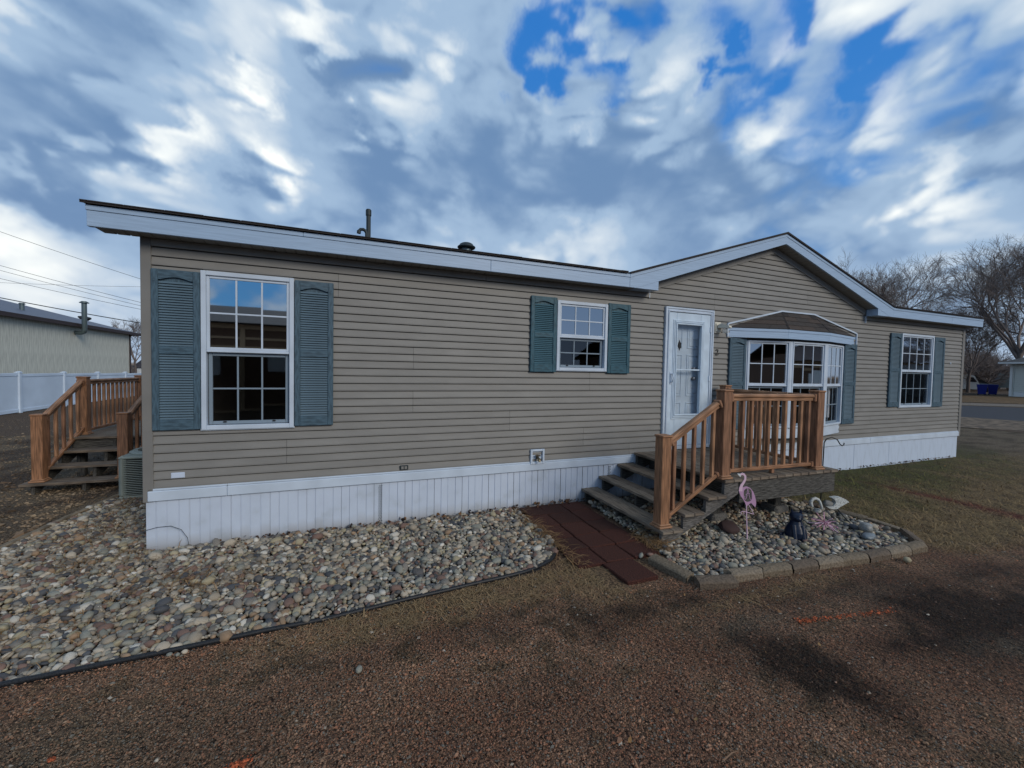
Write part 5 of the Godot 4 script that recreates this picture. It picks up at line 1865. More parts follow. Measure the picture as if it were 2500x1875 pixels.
# ---------------------------------------------------------------- right of the house
func right_side() -> void:
	# clapboard house across the road
	var h := thing("clapboard_house", "pale clapboard house with grey hipped roof at the right edge", "house", Vector3(69.3, 0, -16.3))
	var b := B.new()
	b.span(Vector3(0, 0, 0), Vector3(10, 3.7, 14))
	part(h, "wall", b.mesh(), M.far_white)
	for i in 15:
		b = B.new()
		var y := 0.52 + i * 0.21
		b.out4(Vector3(-0.05, y, 0.0), Vector3(-0.05, y, 14), Vector3(-0.015, y + 0.21, 14), Vector3(-0.015, y + 0.21, 0), Vector3(5, y, 7))
		b.out4(Vector3(0, y, 0.0), Vector3(0, y, 14), Vector3(-0.05, y, 14), Vector3(-0.05, y, 0), Vector3(5, y + 1, 7))
		part(h, "siding_board", b.mesh(), M.far_siding)
	b = B.new()
	b.span(Vector3(-0.07, 0.0, -0.05), Vector3(0.05, 3.7, 0.16))
	part(h, "corner_board", b.mesh(), M.far_white)
	b = B.new()
	b.span(Vector3(-0.06, 0.0, 0.0), Vector3(0.0, 0.5, 14))
	part(h, "foundation", b.mesh(), M.far_white)
	b = B.new()
	var o := Vector3(5, 2, 7)
	var e := [Vector3(-0.7, 3.72, -0.7), Vector3(10.7, 3.72, -0.7), Vector3(10.7, 3.72, 14.7), Vector3(-0.7, 3.72, 14.7)]
	var ra := Vector3(5, 6.1, 5)
	var rb := Vector3(5, 6.1, 9.5)
	b.out3(e[0], e[1], ra, o)
	b.out4(e[1], e[2], rb, ra, o)
	b.out3(e[2], e[3], rb, o)
	b.out4(e[3], e[0], ra, rb, o)
	b.out4(e[0], e[1], e[2], e[3], Vector3(5, 9, 7))
	var rf := part(h, "roof", b.mesh(), M.far_shingle)
	b = B.new()
	b.span(Vector3(-0.78, 3.56, -0.75), Vector3(-0.66, 3.74, 14.75))
	b.span(Vector3(-0.66, 3.56, -0.78), Vector3(10.7, 3.74, -0.68))
	part(rf, "gutter", b.mesh(), M.far_white)
	b = B.new()
	b.tube([Vector3(-0.6, 3.5, 0.1), Vector3(-0.2, 3.3, 0.25), Vector3(-0.1, 3.1, 0.25), Vector3(-0.1, 0.1, 0.25)], [0.05], 6)
	part(h, "downpipe", b.mesh(), M.far_siding)
	# two blue wheeled bins
	for i in 2:
		var bin := thing("wheeled_bin", ["blue wheeled bin nearer the parked van", "blue wheeled bin nearer the clapboard house"][i], "bin", [Vector3(71.2, 0, -19.1), Vector3(73.2, 0, -18.9)][i], "blue bins across the road")
		bin.rotation.y = -1.2
		b = B.new()
		var lo := 0.30
		var hi := 0.41
		var c0 := [Vector3(-lo, 0.08, -lo), Vector3(lo, 0.08, -lo), Vector3(lo, 0.08, lo), Vector3(-lo, 0.08, lo)]
		var c1 := [Vector3(-hi, 1.12, -hi), Vector3(hi, 1.12, -hi), Vector3(hi, 1.12, hi), Vector3(-hi, 1.12, hi)]
		for k in 4:
			b.out4(c0[k], c0[(k + 1) % 4], c1[(k + 1) % 4], c1[k], Vector3(0, 0.6, 0))
		b.box(Vector3(0, 1.0, 0), Vector3(0.86, 0.1, 0.86), 0.02)
		part(bin, "body", b.mesh(), M.bin_blue)
		b = B.new()
		b.box(Vector3(0, 1.17, 0), Vector3(0.9, 0.09, 0.9), 0.03)
		part(bin, "lid", b.mesh(), M.bin_blue)
		for s in [-0.27, 0.27]:
			b = B.new()
			b.tube([Vector3(s - 0.05, 0.13, -0.33), Vector3(s + 0.05, 0.13, -0.33)], [0.13], 10)
			part(bin, "wheel", b.mesh(), M.rubber)
	# van half hidden by the house corner, nose to the right
	var van := thing("white_van", "white van with dark sloping windscreen half hidden behind the right house corner", "van", Vector3(86.3, 0, -25.3))
	van.rotation.y = -1.15
	b = B.new()
	b.prism(PackedVector2Array([Vector2(-4.2, 0.35), Vector2(0.5, 0.35), Vector2(0.55, 1.1), Vector2(0.0, 2.3), Vector2(-0.5, 2.45), Vector2(-4.1, 2.45), Vector2(-4.25, 2.0)]), -1.0, 1.0)
	part(van, "body", b.mesh(), M.car_white)
	b = B.new()
	b.prism(PackedVector2Array([Vector2(0.5, 0.35), Vector2(2.0, 0.35), Vector2(2.05, 0.9), Vector2(1.9, 1.12), Vector2(0.55, 1.3)]), -0.98, 0.98)
	part(van, "bonnet", b.mesh(), M.car_grey)
	b = B.new()
	b.prism(PackedVector2Array([Vector2(0.56, 1.28), Vector2(1.4, 1.22), Vector2(0.1, 2.32), Vector2(0.0, 2.28)]), -0.9, 0.9)
	b.prism(PackedVector2Array([Vector2(-0.75, 1.4), Vector2(0.3, 1.4), Vector2(-0.1, 2.1), Vector2(-0.75, 2.1)]), -1.01, 1.01)
	part(van, "windscreen", b.mesh(), M.rubber)
	for x in [-3.2, 1.2]:
		for z in [-0.9, 0.9]:
			b = B.new()
			b.tube([Vector3(x, 0.34, z - 0.12), Vector3(x, 0.34, z + 0.12)], [0.34], 14)
			part(van, "wheel", b.mesh(), M.rubber)
	# low grey trailer behind the bins
	var tr := thing("grey_trailer", "long low grey trailer parked behind the blue bins", "trailer", Vector3(102, 0, -27.5))
	tr.rotation.y = -1.2
	b = B.new()
	b.prism(PackedVector2Array([Vector2(-4.5, 0.5), Vector2(5.5, 0.5), Vector2(5.5, 2.75), Vector2(5.2, 2.95), Vector2(-4.3, 2.95), Vector2(-4.6, 2.7)]), -1.1, 1.1)
	part(tr, "body", b.mesh(), mk("trailer_grey", lin(0.15, 0.17, 0.16), 0.6))
	for q in [[-3.2, -2.2], [-1.4, -0.5], [0.6, 2.0], [3.0, 4.4]]:
		b = B.new()
		b.span(Vector3(q[0], 1.55, 1.09), Vector3(q[1], 2.35, 1.13), 0.01)
		part(tr, "window", b.mesh(), M.car_grey)
	for x in [-1.0, 2.0]:
		b = B.new()
		b.tube([Vector3(x, 0.4, 0.8), Vector3(x, 0.4, 1.05)], [0.4], 12)
		part(tr, "wheel", b.mesh(), M.rubber)


# ---------------------------------------------------------------- bare trees
func twig_run(b: B, p: Vector3, d: Vector3, L: float, r: float, depth: int, q: RandomNumberGenerator, lift: float, top: int) -> void:
	var n := 3
	var pts := [p]
	var rs := [r]
	var cur := p
	var dir := d
	for i in n:
		dir = (dir + Vector3(q.randfn(), q.randfn() * 0.7, q.randfn()) * 0.16 + Vector3.UP * lift).normalized()
		cur += dir * L / n
		pts.append(cur)
		rs.append(r * lerpf(1.0, 0.55, (i + 1.0) / n))
	b.tube(pts, rs, 6 if depth == top else (4 if depth > top - 3 else 3), false)
	if depth <= 0:
		return
	var kids := 4 if depth > 1 else 7
	for i in kids:
		var f := lerpf(0.35, 1.0, (i + q.randf()) / kids)
		var seg := clampi(int(f * n), 0, n - 1)
		var at: Vector3 = pts[seg].lerp(pts[seg + 1], f * n - seg)
		var side := dir.cross(Vector3(q.randfn(), q.randfn(), q.randfn())).normalized()
		var ang := q.randf_range(0.35, 0.85)
		var nd := (dir * cos(ang) + side * sin(ang)).normalized()
		twig_run(b, at, nd, L * q.randf_range(0.55, 0.78), maxf(r * q.randf_range(0.45, 0.62), 0.0105), depth - 1, q, lift, top)


func bare_tree(at: Vector3, h: float, depth: int, seed_: int, forks: int, label: String) -> Node3D:
	var q := RandomNumberGenerator.new()
	q.seed = seed_
	var o := thing("bare_tree", label, "tree", at, "bare trees behind the right end of the house")
	var b := B.new()
	var tr := h * 0.0135
	b.tube([Vector3(0, -0.2, 0), Vector3(0.02 * h * q.randfn(), h * 0.13, 0), Vector3(0.02 * h * q.randfn(), h * 0.27, 0.1)], [tr * 1.3, tr, tr * 0.85], 9, false)
	part(o, "trunk", b.mesh(), M.bark)
	b = B.new()
	for i in forks:
		var a := TAU * i / forks + q.randf()
		var s := q.randf_range(0.35, 0.75)
		twig_run(b, Vector3(0, h * q.randf_range(0.18, 0.27), 0.05), Vector3(cos(a) * s, 1.0, sin(a) * s).normalized(), h * 0.36, tr * 0.6, depth, q, 0.05, depth)
	part(o, "crown", b.mesh(), M.twig)
	return o


func trees() -> void:
	bare_tree(Vector3(61.5, 0, -25.5), 15.6, 5, 1, 6, "tall spreading bare tree rising over the roof right of the gable")
	bare_tree(Vector3(52.5, 0, -25.0), 12.6, 4, 5, 6, "smaller bare tree half behind the gable roof slope")
	bare_tree(Vector3(71, 0, -24.5), 10.8, 5, 2, 5, "lower dense bare tree above the right eave end")
	bare_tree(Vector3(75, 0, -17.6), 19.2, 5, 3, 8, "largest dark bare tree at the right edge behind the clapboard house")
	bare_tree(Vector3(80, 0, -23.5), 12.6, 5, 4, 6, "dark bare tree between the van and the largest tree")
	# the scrub behind them reads as one brown mass
	var q := RandomNumberGenerator.new()
	q.seed = 6
	var b := B.new()
	for i in 5:
		var a := TAU * i / 5 + q.randf()
		twig_run(b, Vector3.ZERO, Vector3(cos(a) * 0.5, 1, sin(a) * 0.5).normalized(), 1.7, 0.05, 3, q, 0.03, 3)
	var xf := []
	for i in 120:
		var f := q.randf()
		var s := q.randf_range(0.9, 1.9)
		var p := Vector3(lerpf(50, 120, f), -0.2, lerpf(-33, -31, f) + q.randfn() * 2.2)
		xf.append(Transform3D(Basis(Vector3.UP, q.randf() * TAU).scaled(Vector3(s, s * q.randf_range(0.9, 1.5), s)), p))
	scatter("brush", b.mesh(), M.twig, xf, [], "brown leafless scrub massed under the bare trees at right", "brush")
	# one bare tree in the gap at the left, and a belt of scrub closing the view there
	var lt := bare_tree(Vector3(-21.2, 0, -58), 7.5, 4, 9, 5, "small bare tree in the gap left of the house corner")
	lt.remove_meta("group")
	var gap := []
	for i in 26:
		gap.append(Transform3D(Basis(Vector3.UP, q.randf() * TAU).scaled(Vector3(1, 0.8, 1) * q.randf_range(0.5, 1.0)), Vector3(lerpf(-34, 4, i / 25.0), -0.2, -75 + q.randfn() * 2.0)))
	scatter("brush", b.mesh(), M.twig, gap, [], "line of leafless scrub far behind at the left", "brush")


func scatter(called: String, mesh: Mesh, m: Material, xf: Array, tints: Array, label: String, category: String, parent: Node3D = null) -> void:
	var mm := MultiMesh.new()
	mm.transform_format = MultiMesh.TRANSFORM_3D
	mm.use_colors = tints.size() > 0
	mm.mesh = mesh
	mm.instance_count = xf.size()
	for i in xf.size():
		mm.set_instance_transform(i, xf[i])
		if tints.size():
			mm.set_instance_color(i, tints[i])
	var o := MultiMeshInstance3D.new()
	o.multimesh = mm
	o.material_override = m
	var home_: Node3D = parent if parent else self
	o.name = numbered(home_, called)
	home_.add_child(o, true)
	tag(o, label, category, "", "stuff")


# ---------------------------------------------------------------- across the drive, seen in the panes
func behind_camera() -> void:
	var h := thing("brown_house", "brown house with tan trim and grey roof mirrored in the left window panes", "house", Vector3(-9.5, 0, 15.0))
	var b := B.new()
	b.span(Vector3(0, 0, 0), Vector3(14, 3.6, 8))
	part(h, "wall", b.mesh(), M.brown_siding)
	b = B.new()
	for y in [0.0, 2.60, 2.98, 3.40]:
		b.span(Vector3(-0.03, y, -0.05), Vector3(14.03, y + (0.09 if y < 3.0 else 0.2), 0.0))
	for x in [0.0, 4.4, 7.5, 10.2, 13.9]:
		b.span(Vector3(x - 0.08, 0, -0.06), Vector3(x + 0.1, 3.6, 0.0))
	part(h, "trim", b.mesh(), M.tan_trim)
	b = B.new()
	var o := Vector3(7, 2, 4)
	b.out4(Vector3(-0.4, 3.62, -0.5), Vector3(14.4, 3.62, -0.5), Vector3(14.4, 4.62, 4), Vector3(-0.4, 4.62, 4), o)
	b.out4(Vector3(-0.4, 3.62, 8.5), Vector3(14.4, 3.62, 8.5), Vector3(14.4, 4.62, 4), Vector3(-0.4, 4.62, 4), o)
	part(h, "roof", b.mesh(), M.far_shingle)
	for q in [[1.4, 2.6], [5.3, 6.5], [8.4, 9.4]]:
		b = B.new()
		b.span(Vector3(q[0], 1.45, -0.05), Vector3(q[1], 2.45, -0.01))
		part(h, "window", b.mesh(), M.far_white)
	var gh := thing("grey_house", "grey house past the brown ones, mirrored in the far right window", "house", Vector3(43, 0, 17))
	b = B.new()
	b.span(Vector3(0, 0, 0), Vector3(26, 3.2, 8))
	part(gh, "wall", b.mesh(), M.car_grey)
	b = B.new()
	b.out4(Vector3(-0.4, 3.2, -0.5), Vector3(26.4, 3.2, -0.5), Vector3(26.4, 5.2, 4), Vector3(-0.4, 5.2, 4), Vector3(11, 2, 4))
	b.out4(Vector3(-0.4, 3.2, 8.5), Vector3(26.4, 3.2, 8.5), Vector3(26.4, 5.2, 4), Vector3(-0.4, 5.2, 4), Vector3(11, 2, 4))
	part(gh, "roof", b.mesh(), M.brown_trim)
	b = B.new()
	b.span(Vector3(-0.03, 3.0, -0.05), Vector3(26.03, 3.18, 0.0))
	part(gh, "trim", b.mesh(), M.tan_trim)
	for k in 3:
		var dt := bare_tree([Vector3(50, 0, 14), Vector3(60, 0, 17), Vector3(44, 0, 20)][k], [9.0, 11.0, 12.0][k], 4, 40 + k, 7, ["bare tree mirrored in the upper right window pane beside the lane", "taller bare tree mirrored in the right window farther down the lane", "bare tree behind the grey house mirrored in the right window"][k])
		dt.set_meta("group", "bare trees across the drive")
	var g := thing("brown_house", "long brown house down the lane mirrored in the bay window panes", "house", Vector3(19, 0, 15))
	b = B.new()
	b.span(Vector3(0, 0, 0), Vector3(22, 3.0, 8))
	part(g, "wall", b.mesh(), M.brown_siding)
	b = B.new()
	b.out4(Vector3(-0.4, 3.0, -0.5), Vector3(22.4, 3.0, -0.5), Vector3(22.4, 4.5, 4), Vector3(-0.4, 4.5, 4), Vector3(11, 2, 4))
	b.out4(Vector3(-0.4, 3.0, 8.5), Vector3(22.4, 3.0, 8.5), Vector3(22.4, 4.5, 4), Vector3(-0.4, 4.5, 4), Vector3(11, 2, 4))
	part(g, "roof", b.mesh(), M.brown_trim)
	b = B.new()
	for x in [0.0, 3.0, 6.5, 9.0, 13.0, 16.0]:
		b.span(Vector3(x, 0.0, -0.07), Vector3(x + 0.18, 3.0, 0.0))
	for y in [0.0, 1.0, 2.4, 2.82]:
		b.span(Vector3(-0.03, y, -0.05), Vector3(22.03, y + 0.2, 0.0))
	part(g, "trim", b.mesh(), M.tan_trim)
	for x in [1.0, 4.0, 10.2, 14.0]:
		b = B.new()
		b.span(Vector3(x, 1.25, -0.06), Vector3(x + 1.2, 2.2, -0.01))
		part(g, "window", b.mesh(), M.far_white)


# ---------------------------------------------------------------- garden ornaments
func ribbon(b: B, pts: Array, z0: float, z1: float) -> void:
	# pts: [x, y, width]
	var l := PackedVector2Array()
	var r := PackedVector2Array()
	for i in pts.size():
		var p := Vector2(pts[i][0], pts[i][1])
		var a := Vector2(pts[maxi(i - 1, 0)][0], pts[maxi(i - 1, 0)][1])
		var c := Vector2(pts[mini(i + 1, pts.size() - 1)][0], pts[mini(i + 1, pts.size() - 1)][1])
		var nn := (c - a).normalized().orthogonal()
		l.append(p + nn * pts[i][2] * 0.5)
		r.append(p - nn * pts[i][2] * 0.5)
	for i in pts.size() - 1:
		b.prism(PackedVector2Array([l[i], l[i + 1], r[i + 1], r[i]]), z0, z1)


func ornaments() -> void:
	var yaw := deg_to_rad(-22.0)
	# flat metal flamingo on a stake with a monogram in its body
	var fl := thing("flamingo_ornament", "pink metal flamingo on a stake with a letter A in its body", "ornament", Vector3(5.96, 0, 1.91))
	fl.rotation.y = yaw
	var P := func(u: float, v: float) -> Vector2: return Vector2((u - 965.0) * 0.00082, (952.0 - v) * 0.00086)
	var outer := []
	for q in [[825, 240], [823, 290], [848, 350], [888, 400], [912, 440], [924, 472], [946, 478], [966, 456], [1000, 440], [1030, 452], [1046, 498], [1060, 500], [1064, 430], [1046, 355], [1015, 288], [972, 242], [920, 224], [876, 240]]:
		outer.append(P.call(q[0], q[1]))
	var cen: Vector2 = P.call(946, 338)
	var b := B.new()
	var n := 44
	var ins := []
	var outs := []
	for i in n:
		var a := TAU * i / n
		var d := Vector2(cos(a), sin(a))
		var best := cen + d * 0.03
		for k in outer.size():
			var hit = Geometry2D.segment_intersects_segment(cen, cen + d * 0.4, outer[k], outer[(k + 1) % outer.size()])
			if hit != null and (hit - cen).length() > (best - cen).length():
				best = hit
		var el := Vector2(cos(a) * 0.046, sin(a) * 0.079)
		el = el.rotated(0.18)
		var lim := (best - cen).length() - 0.006
		ins.append(cen + d * minf(el.dot(d) * 1.0, lim))
		outs.append(best)
	for i in n:
		var k := (i + 1) % n
		b.prism(PackedVector2Array([ins[i], ins[k], outs[k], outs[i]]), -0.003, 0.003)
	part(fl, "body", b.mesh(), M.pink)
	b = B.new()
	var neck := []
	for q in [[826, 80, 16], [850, 64, 30], [880, 66, 28], [902, 92, 27], [903, 130, 27], [884, 172, 30], [858, 212, 34], [846, 250, 44], [846, 290, 48]]:
		var p: Vector2 = P.call(q[0], q[1])
		neck.append([p.x, p.y, q[2] * 0.00083])
	ribbon(b, neck, -0.0035, 0.0035)
	part(fl, "neck", b.mesh(), M.pale_pink)
	b = B.new()
	b.prism(PackedVector2Array([P.call(835, 62), P.call(792, 58), P.call(800, 72), P.call(836, 106), P.call(840, 90)]), -0.004, 0.004)
	part(fl, "beak", b.mesh(), M.far_white)
	b = B.new()
	var stroke := func(b: B, l: Array, w: float) -> void:
		var pp := []
		for q in l:
			var p: Vector2 = P.call(q[0], q[1])
			pp.append(Vector3(p.x, p.y, 0))
		b.tube(pp, [w], 6)
	stroke.call(b, [[906, 352], [904, 384], [918, 398], [930, 370], [938, 300], [940, 246]], 0.0035)
	stroke.call(b, [[940, 246], [956, 310], [974, 380], [990, 402]], 0.0035)
	stroke.call(b, [[918, 338], [940, 318], [972, 322]], 0.003)
	part(fl, "letter", b.mesh(), M.pink)
	b = B.new()
	stroke.call(b, [[932, 468], [940, 620], [955, 820], [965, 1010]], 0.0062)
	part(fl, "stake", b.mesh(), M.pale_pink)
	b = B.new()
	stroke.call(b, [[962, 462], [1004, 528], [1038, 584], [1030, 588], [950, 566], [890, 552], [864, 562], [862, 580], [874, 594]], 0.004)
	stroke.call(b, [[892, 553], [905, 575], [903, 592]], 0.0035)
	part(fl, "leg", b.mesh(), M.pale_pink)
	# shepherd's crook
	b = B.new()
	b.X = Transform3D(Basis(Vector3.UP, yaw), Vector3(8.05, 0, 1.42))
	b.tube([Vector3(-0.01, -0.05, 0), Vector3(0.0, 0.5, 0), Vector3(0.006, 0.93, 0), Vector3(0.035, 0.985, 0), Vector3(0.11, 1.01, 0), Vector3(0.19, 0.98, 0), Vector3(0.232, 0.915, 0), Vector3(0.262, 0.893, 0), Vector3(0.285, 0.905, 0), Vector3(0.29, 0.935, 0)], [0.0075], 8)
	solo("garden_hook", b.mesh(), M.black_metal, "thin black curved garden hook standing right of the porch", "hook")
	# white bird on a leaning dark stake
	var bd := thing("bird_ornament", "white and grey bird ornament with curved neck on a leaning dark stake", "ornament", Vector3(7.55, 0.16, 1.75))
	bd.rotation.y = yaw
	var Q := func(u: float, v: float) -> Vector2: return Vector2((u - 600.0) * 0.00098, (330.0 - v) * 0.00102)
	b = B.new()
	var nk := []
	for q in [[452, 318, 22], [432, 290, 40], [426, 255, 44], [446, 222, 42], [486, 212, 40], [524, 226, 36], [550, 262, 32], [568, 305, 30], [580, 342, 24]]:
		var p: Vector2 = Q.call(q[0], q[1])
		nk.append(Vector3(p.x, p.y, 0.0))
	b.tube(nk, [0.012, 0.021, 0.023, 0.022, 0.021, 0.018, 0.016, 0.015, 0.012], 10)
	part(bd, "neck", b.mesh(), M.bird_white)
	var sr := RandomNumberGenerator.new()
	sr.seed = 12
	b = B.new()
	var bc: Vector2 = Q.call(652, 285)
	b.stone(Vector3(bc.x, bc.y, 0), Vector3(0.078, 0.052, 0.045), Basis(Vector3.BACK, -0.5), sr)
	part(bd, "breast", b.mesh(), M.bird_grey)
	b = B.new()
	b.prism(PackedVector2Array([Q.call(676, 190), Q.call(740, 178), Q.call(800, 182), Q.call(860, 208), Q.call(896, 238), Q.call(850, 262), Q.call(800, 290), Q.call(744, 328), Q.call(690, 332), Q.call(640, 322), Q.call(612, 304), Q.call(690, 296), Q.call(724, 250), Q.call(712, 214)]), -0.02, 0.05)
	part(bd, "wing", b.mesh(), M.bird_white)
	b = B.new()
	b.tube([bd.transform.affine_inverse() * Vector3(7.70, -0.03, 2.03), bd.transform.affine_inverse() * Vector3(7.80, 0.19, 1.69)], [0.008], 6)
	part(bd, "stake", b.mesh(), M.black_metal)
	# white shell-like stone, slag lumps
	b = B.new()
	b.stone(Vector3(7.64, 0.07, 1.62), Vector3(0.105, 0.032, 0.055), Basis(Vector3.UP, 0.5) * Basis(Vector3.BACK, -0.15), sr)
	solo("white_shell", b.mesh(), M.shell_white, "flat white shell-like stone lying below the bird ornament", "shell")
	b = B.new()
	b.stone(Vector3(7.53, 0.075, 2.24), Vector3(0.085, 0.065, 0.075), Basis(Vector3.UP, 0.9), sr)
	solo("glassy_lump", b.mesh(), M.slag, "large pale glassy lump in the right part of the stones", "rock")
	b = B.new()
	b.stone(Vector3(7.34, 0.05, 2.37), Vector3(0.12, 0.032, 0.06), Basis(Vector3.UP, 0.2), sr)
	solo("glassy_lump", b.mesh(), M.slag_blue, "flat bluish glassy lump in front of the pale one", "rock")
	b = B.new()
	b.stone(Vector3(6.03, 0.05, 1.62), Vector3(0.16, 0.05, 0.12), Basis(Vector3.UP, 0.3) * Basis(Vector3.RIGHT, 0.25), sr)
	solo("flat_rock", b.mesh(), mk("dark_rock", lin(0.045, 0.026, 0.024), 0.9), "dark reddish flat rock lying behind the flamingo stake", "rock")
	# loose rocks on the drive
	b = B.new()
	b.stone(Vector3(7.09, 0.02, 2.83), Vector3(0.05, 0.028, 0.035), Basis(Vector3.UP, 0.4), sr)
	solo("loose_stone", b.mesh(), M.stone7, "single pale stone on the ground in front of the block border", "stone")
	b = B.new()
	b.stone(Vector3(1.84, 0.012, 2.5), Vector3(0.03, 0.017, 0.022), Basis(Vector3.UP, 1.4), sr)
	solo("loose_stone", b.mesh(), M.stone6, "grey stone alone on the drive below the left bed", "stone")
	# dark seated cat figure
	b = B.new()
	b.X = Transform3D(Basis(Vector3.UP, -0.6), Vector3(6.6, 0.0, 2.02))
	b.lathe([Vector2(0.0, -0.01), Vector2(0.10, -0.01), Vector2(0.115, 0.03), Vector2(0.11, 0.08), Vector2(0.09, 0.13), Vector2(0.066, 0.17), Vector2(0.055, 0.20), Vector2(0.064, 0.225), Vector2(0.07, 0.25), Vector2(0.062, 0.278), Vector2(0.035, 0.296), Vector2(0.0, 0.30)], 18)
	for s in [-1.0, 1.0]:
		b.tube([Vector3(s * 0.04, 0.28, 0), Vector3(s * 0.052, 0.335, 0)], [0.022, 0.003], 6)
		b.tube([Vector3(s * 0.045, 0.16, 0.05), Vector3(s * 0.045, 0.05, 0.095), Vector3(s * 0.045, 0.0, 0.11)], [0.03, 0.026, 0.032], 8)
	b.tube([Vector3(-0.08, 0.02, -0.05), Vector3(-0.16, 0.03, 0.0), Vector3(-0.17, 0.04, 0.06)], [0.022, 0.02, 0.012], 8)
	b.stone(Vector3(0, 0.235, 0.055), Vector3(0.034, 0.026, 0.026), Basis.IDENTITY, sr)
	solo("cat_statue", b.mesh(), M.cat_blue, "dark blue seated cat statue standing in the right stones", "statue")
	# pink sprig of sticks
	var sp := thing("spiky_ornament", "pink ornament of radiating sticks on a short stem in the stones", "ornament", Vector3(7.12, 0.115, 2.02))
	for i in 26:
		b = B.new()
		var a := TAU * i * 0.381966
		var f := i / 25.0
		var d := Vector3(cos(a) * sqrt(f) * 1.1 - 0.35, 0.45 - 1.0 * f, sin(a) * sqrt(f) * 0.9 + 0.15).normalized()
		b.tube([Vector3.ZERO, d * lerpf(0.10, 0.165, sr.randf())], [0.0055, 0.005], 5)
		part(sp, "stick", b.mesh(), M.pink_wood if i % 3 else M.pale_pink)
	b = B.new()
	b.tube([Vector3.ZERO, Vector3(-0.16, -0.125, 0.09)], [0.006], 6)
	part(sp, "stem", b.mesh(), M.pink_wood)


# ---------------------------------------------------------------- chips, grass, leaves
func in_view(x: float, z: float) -> bool:
	# a wide wedge in front of the camera, enough for a step to either side
	var dx := x - 1.737
	var dz := 5.165 - z
	var fwd := dx * 0.378 + dz * 0.926
	var side := dx * 0.926 - dz * 0.378
	return fwd > 1.2 and absf(side) < fwd * 1.4 + 0.8


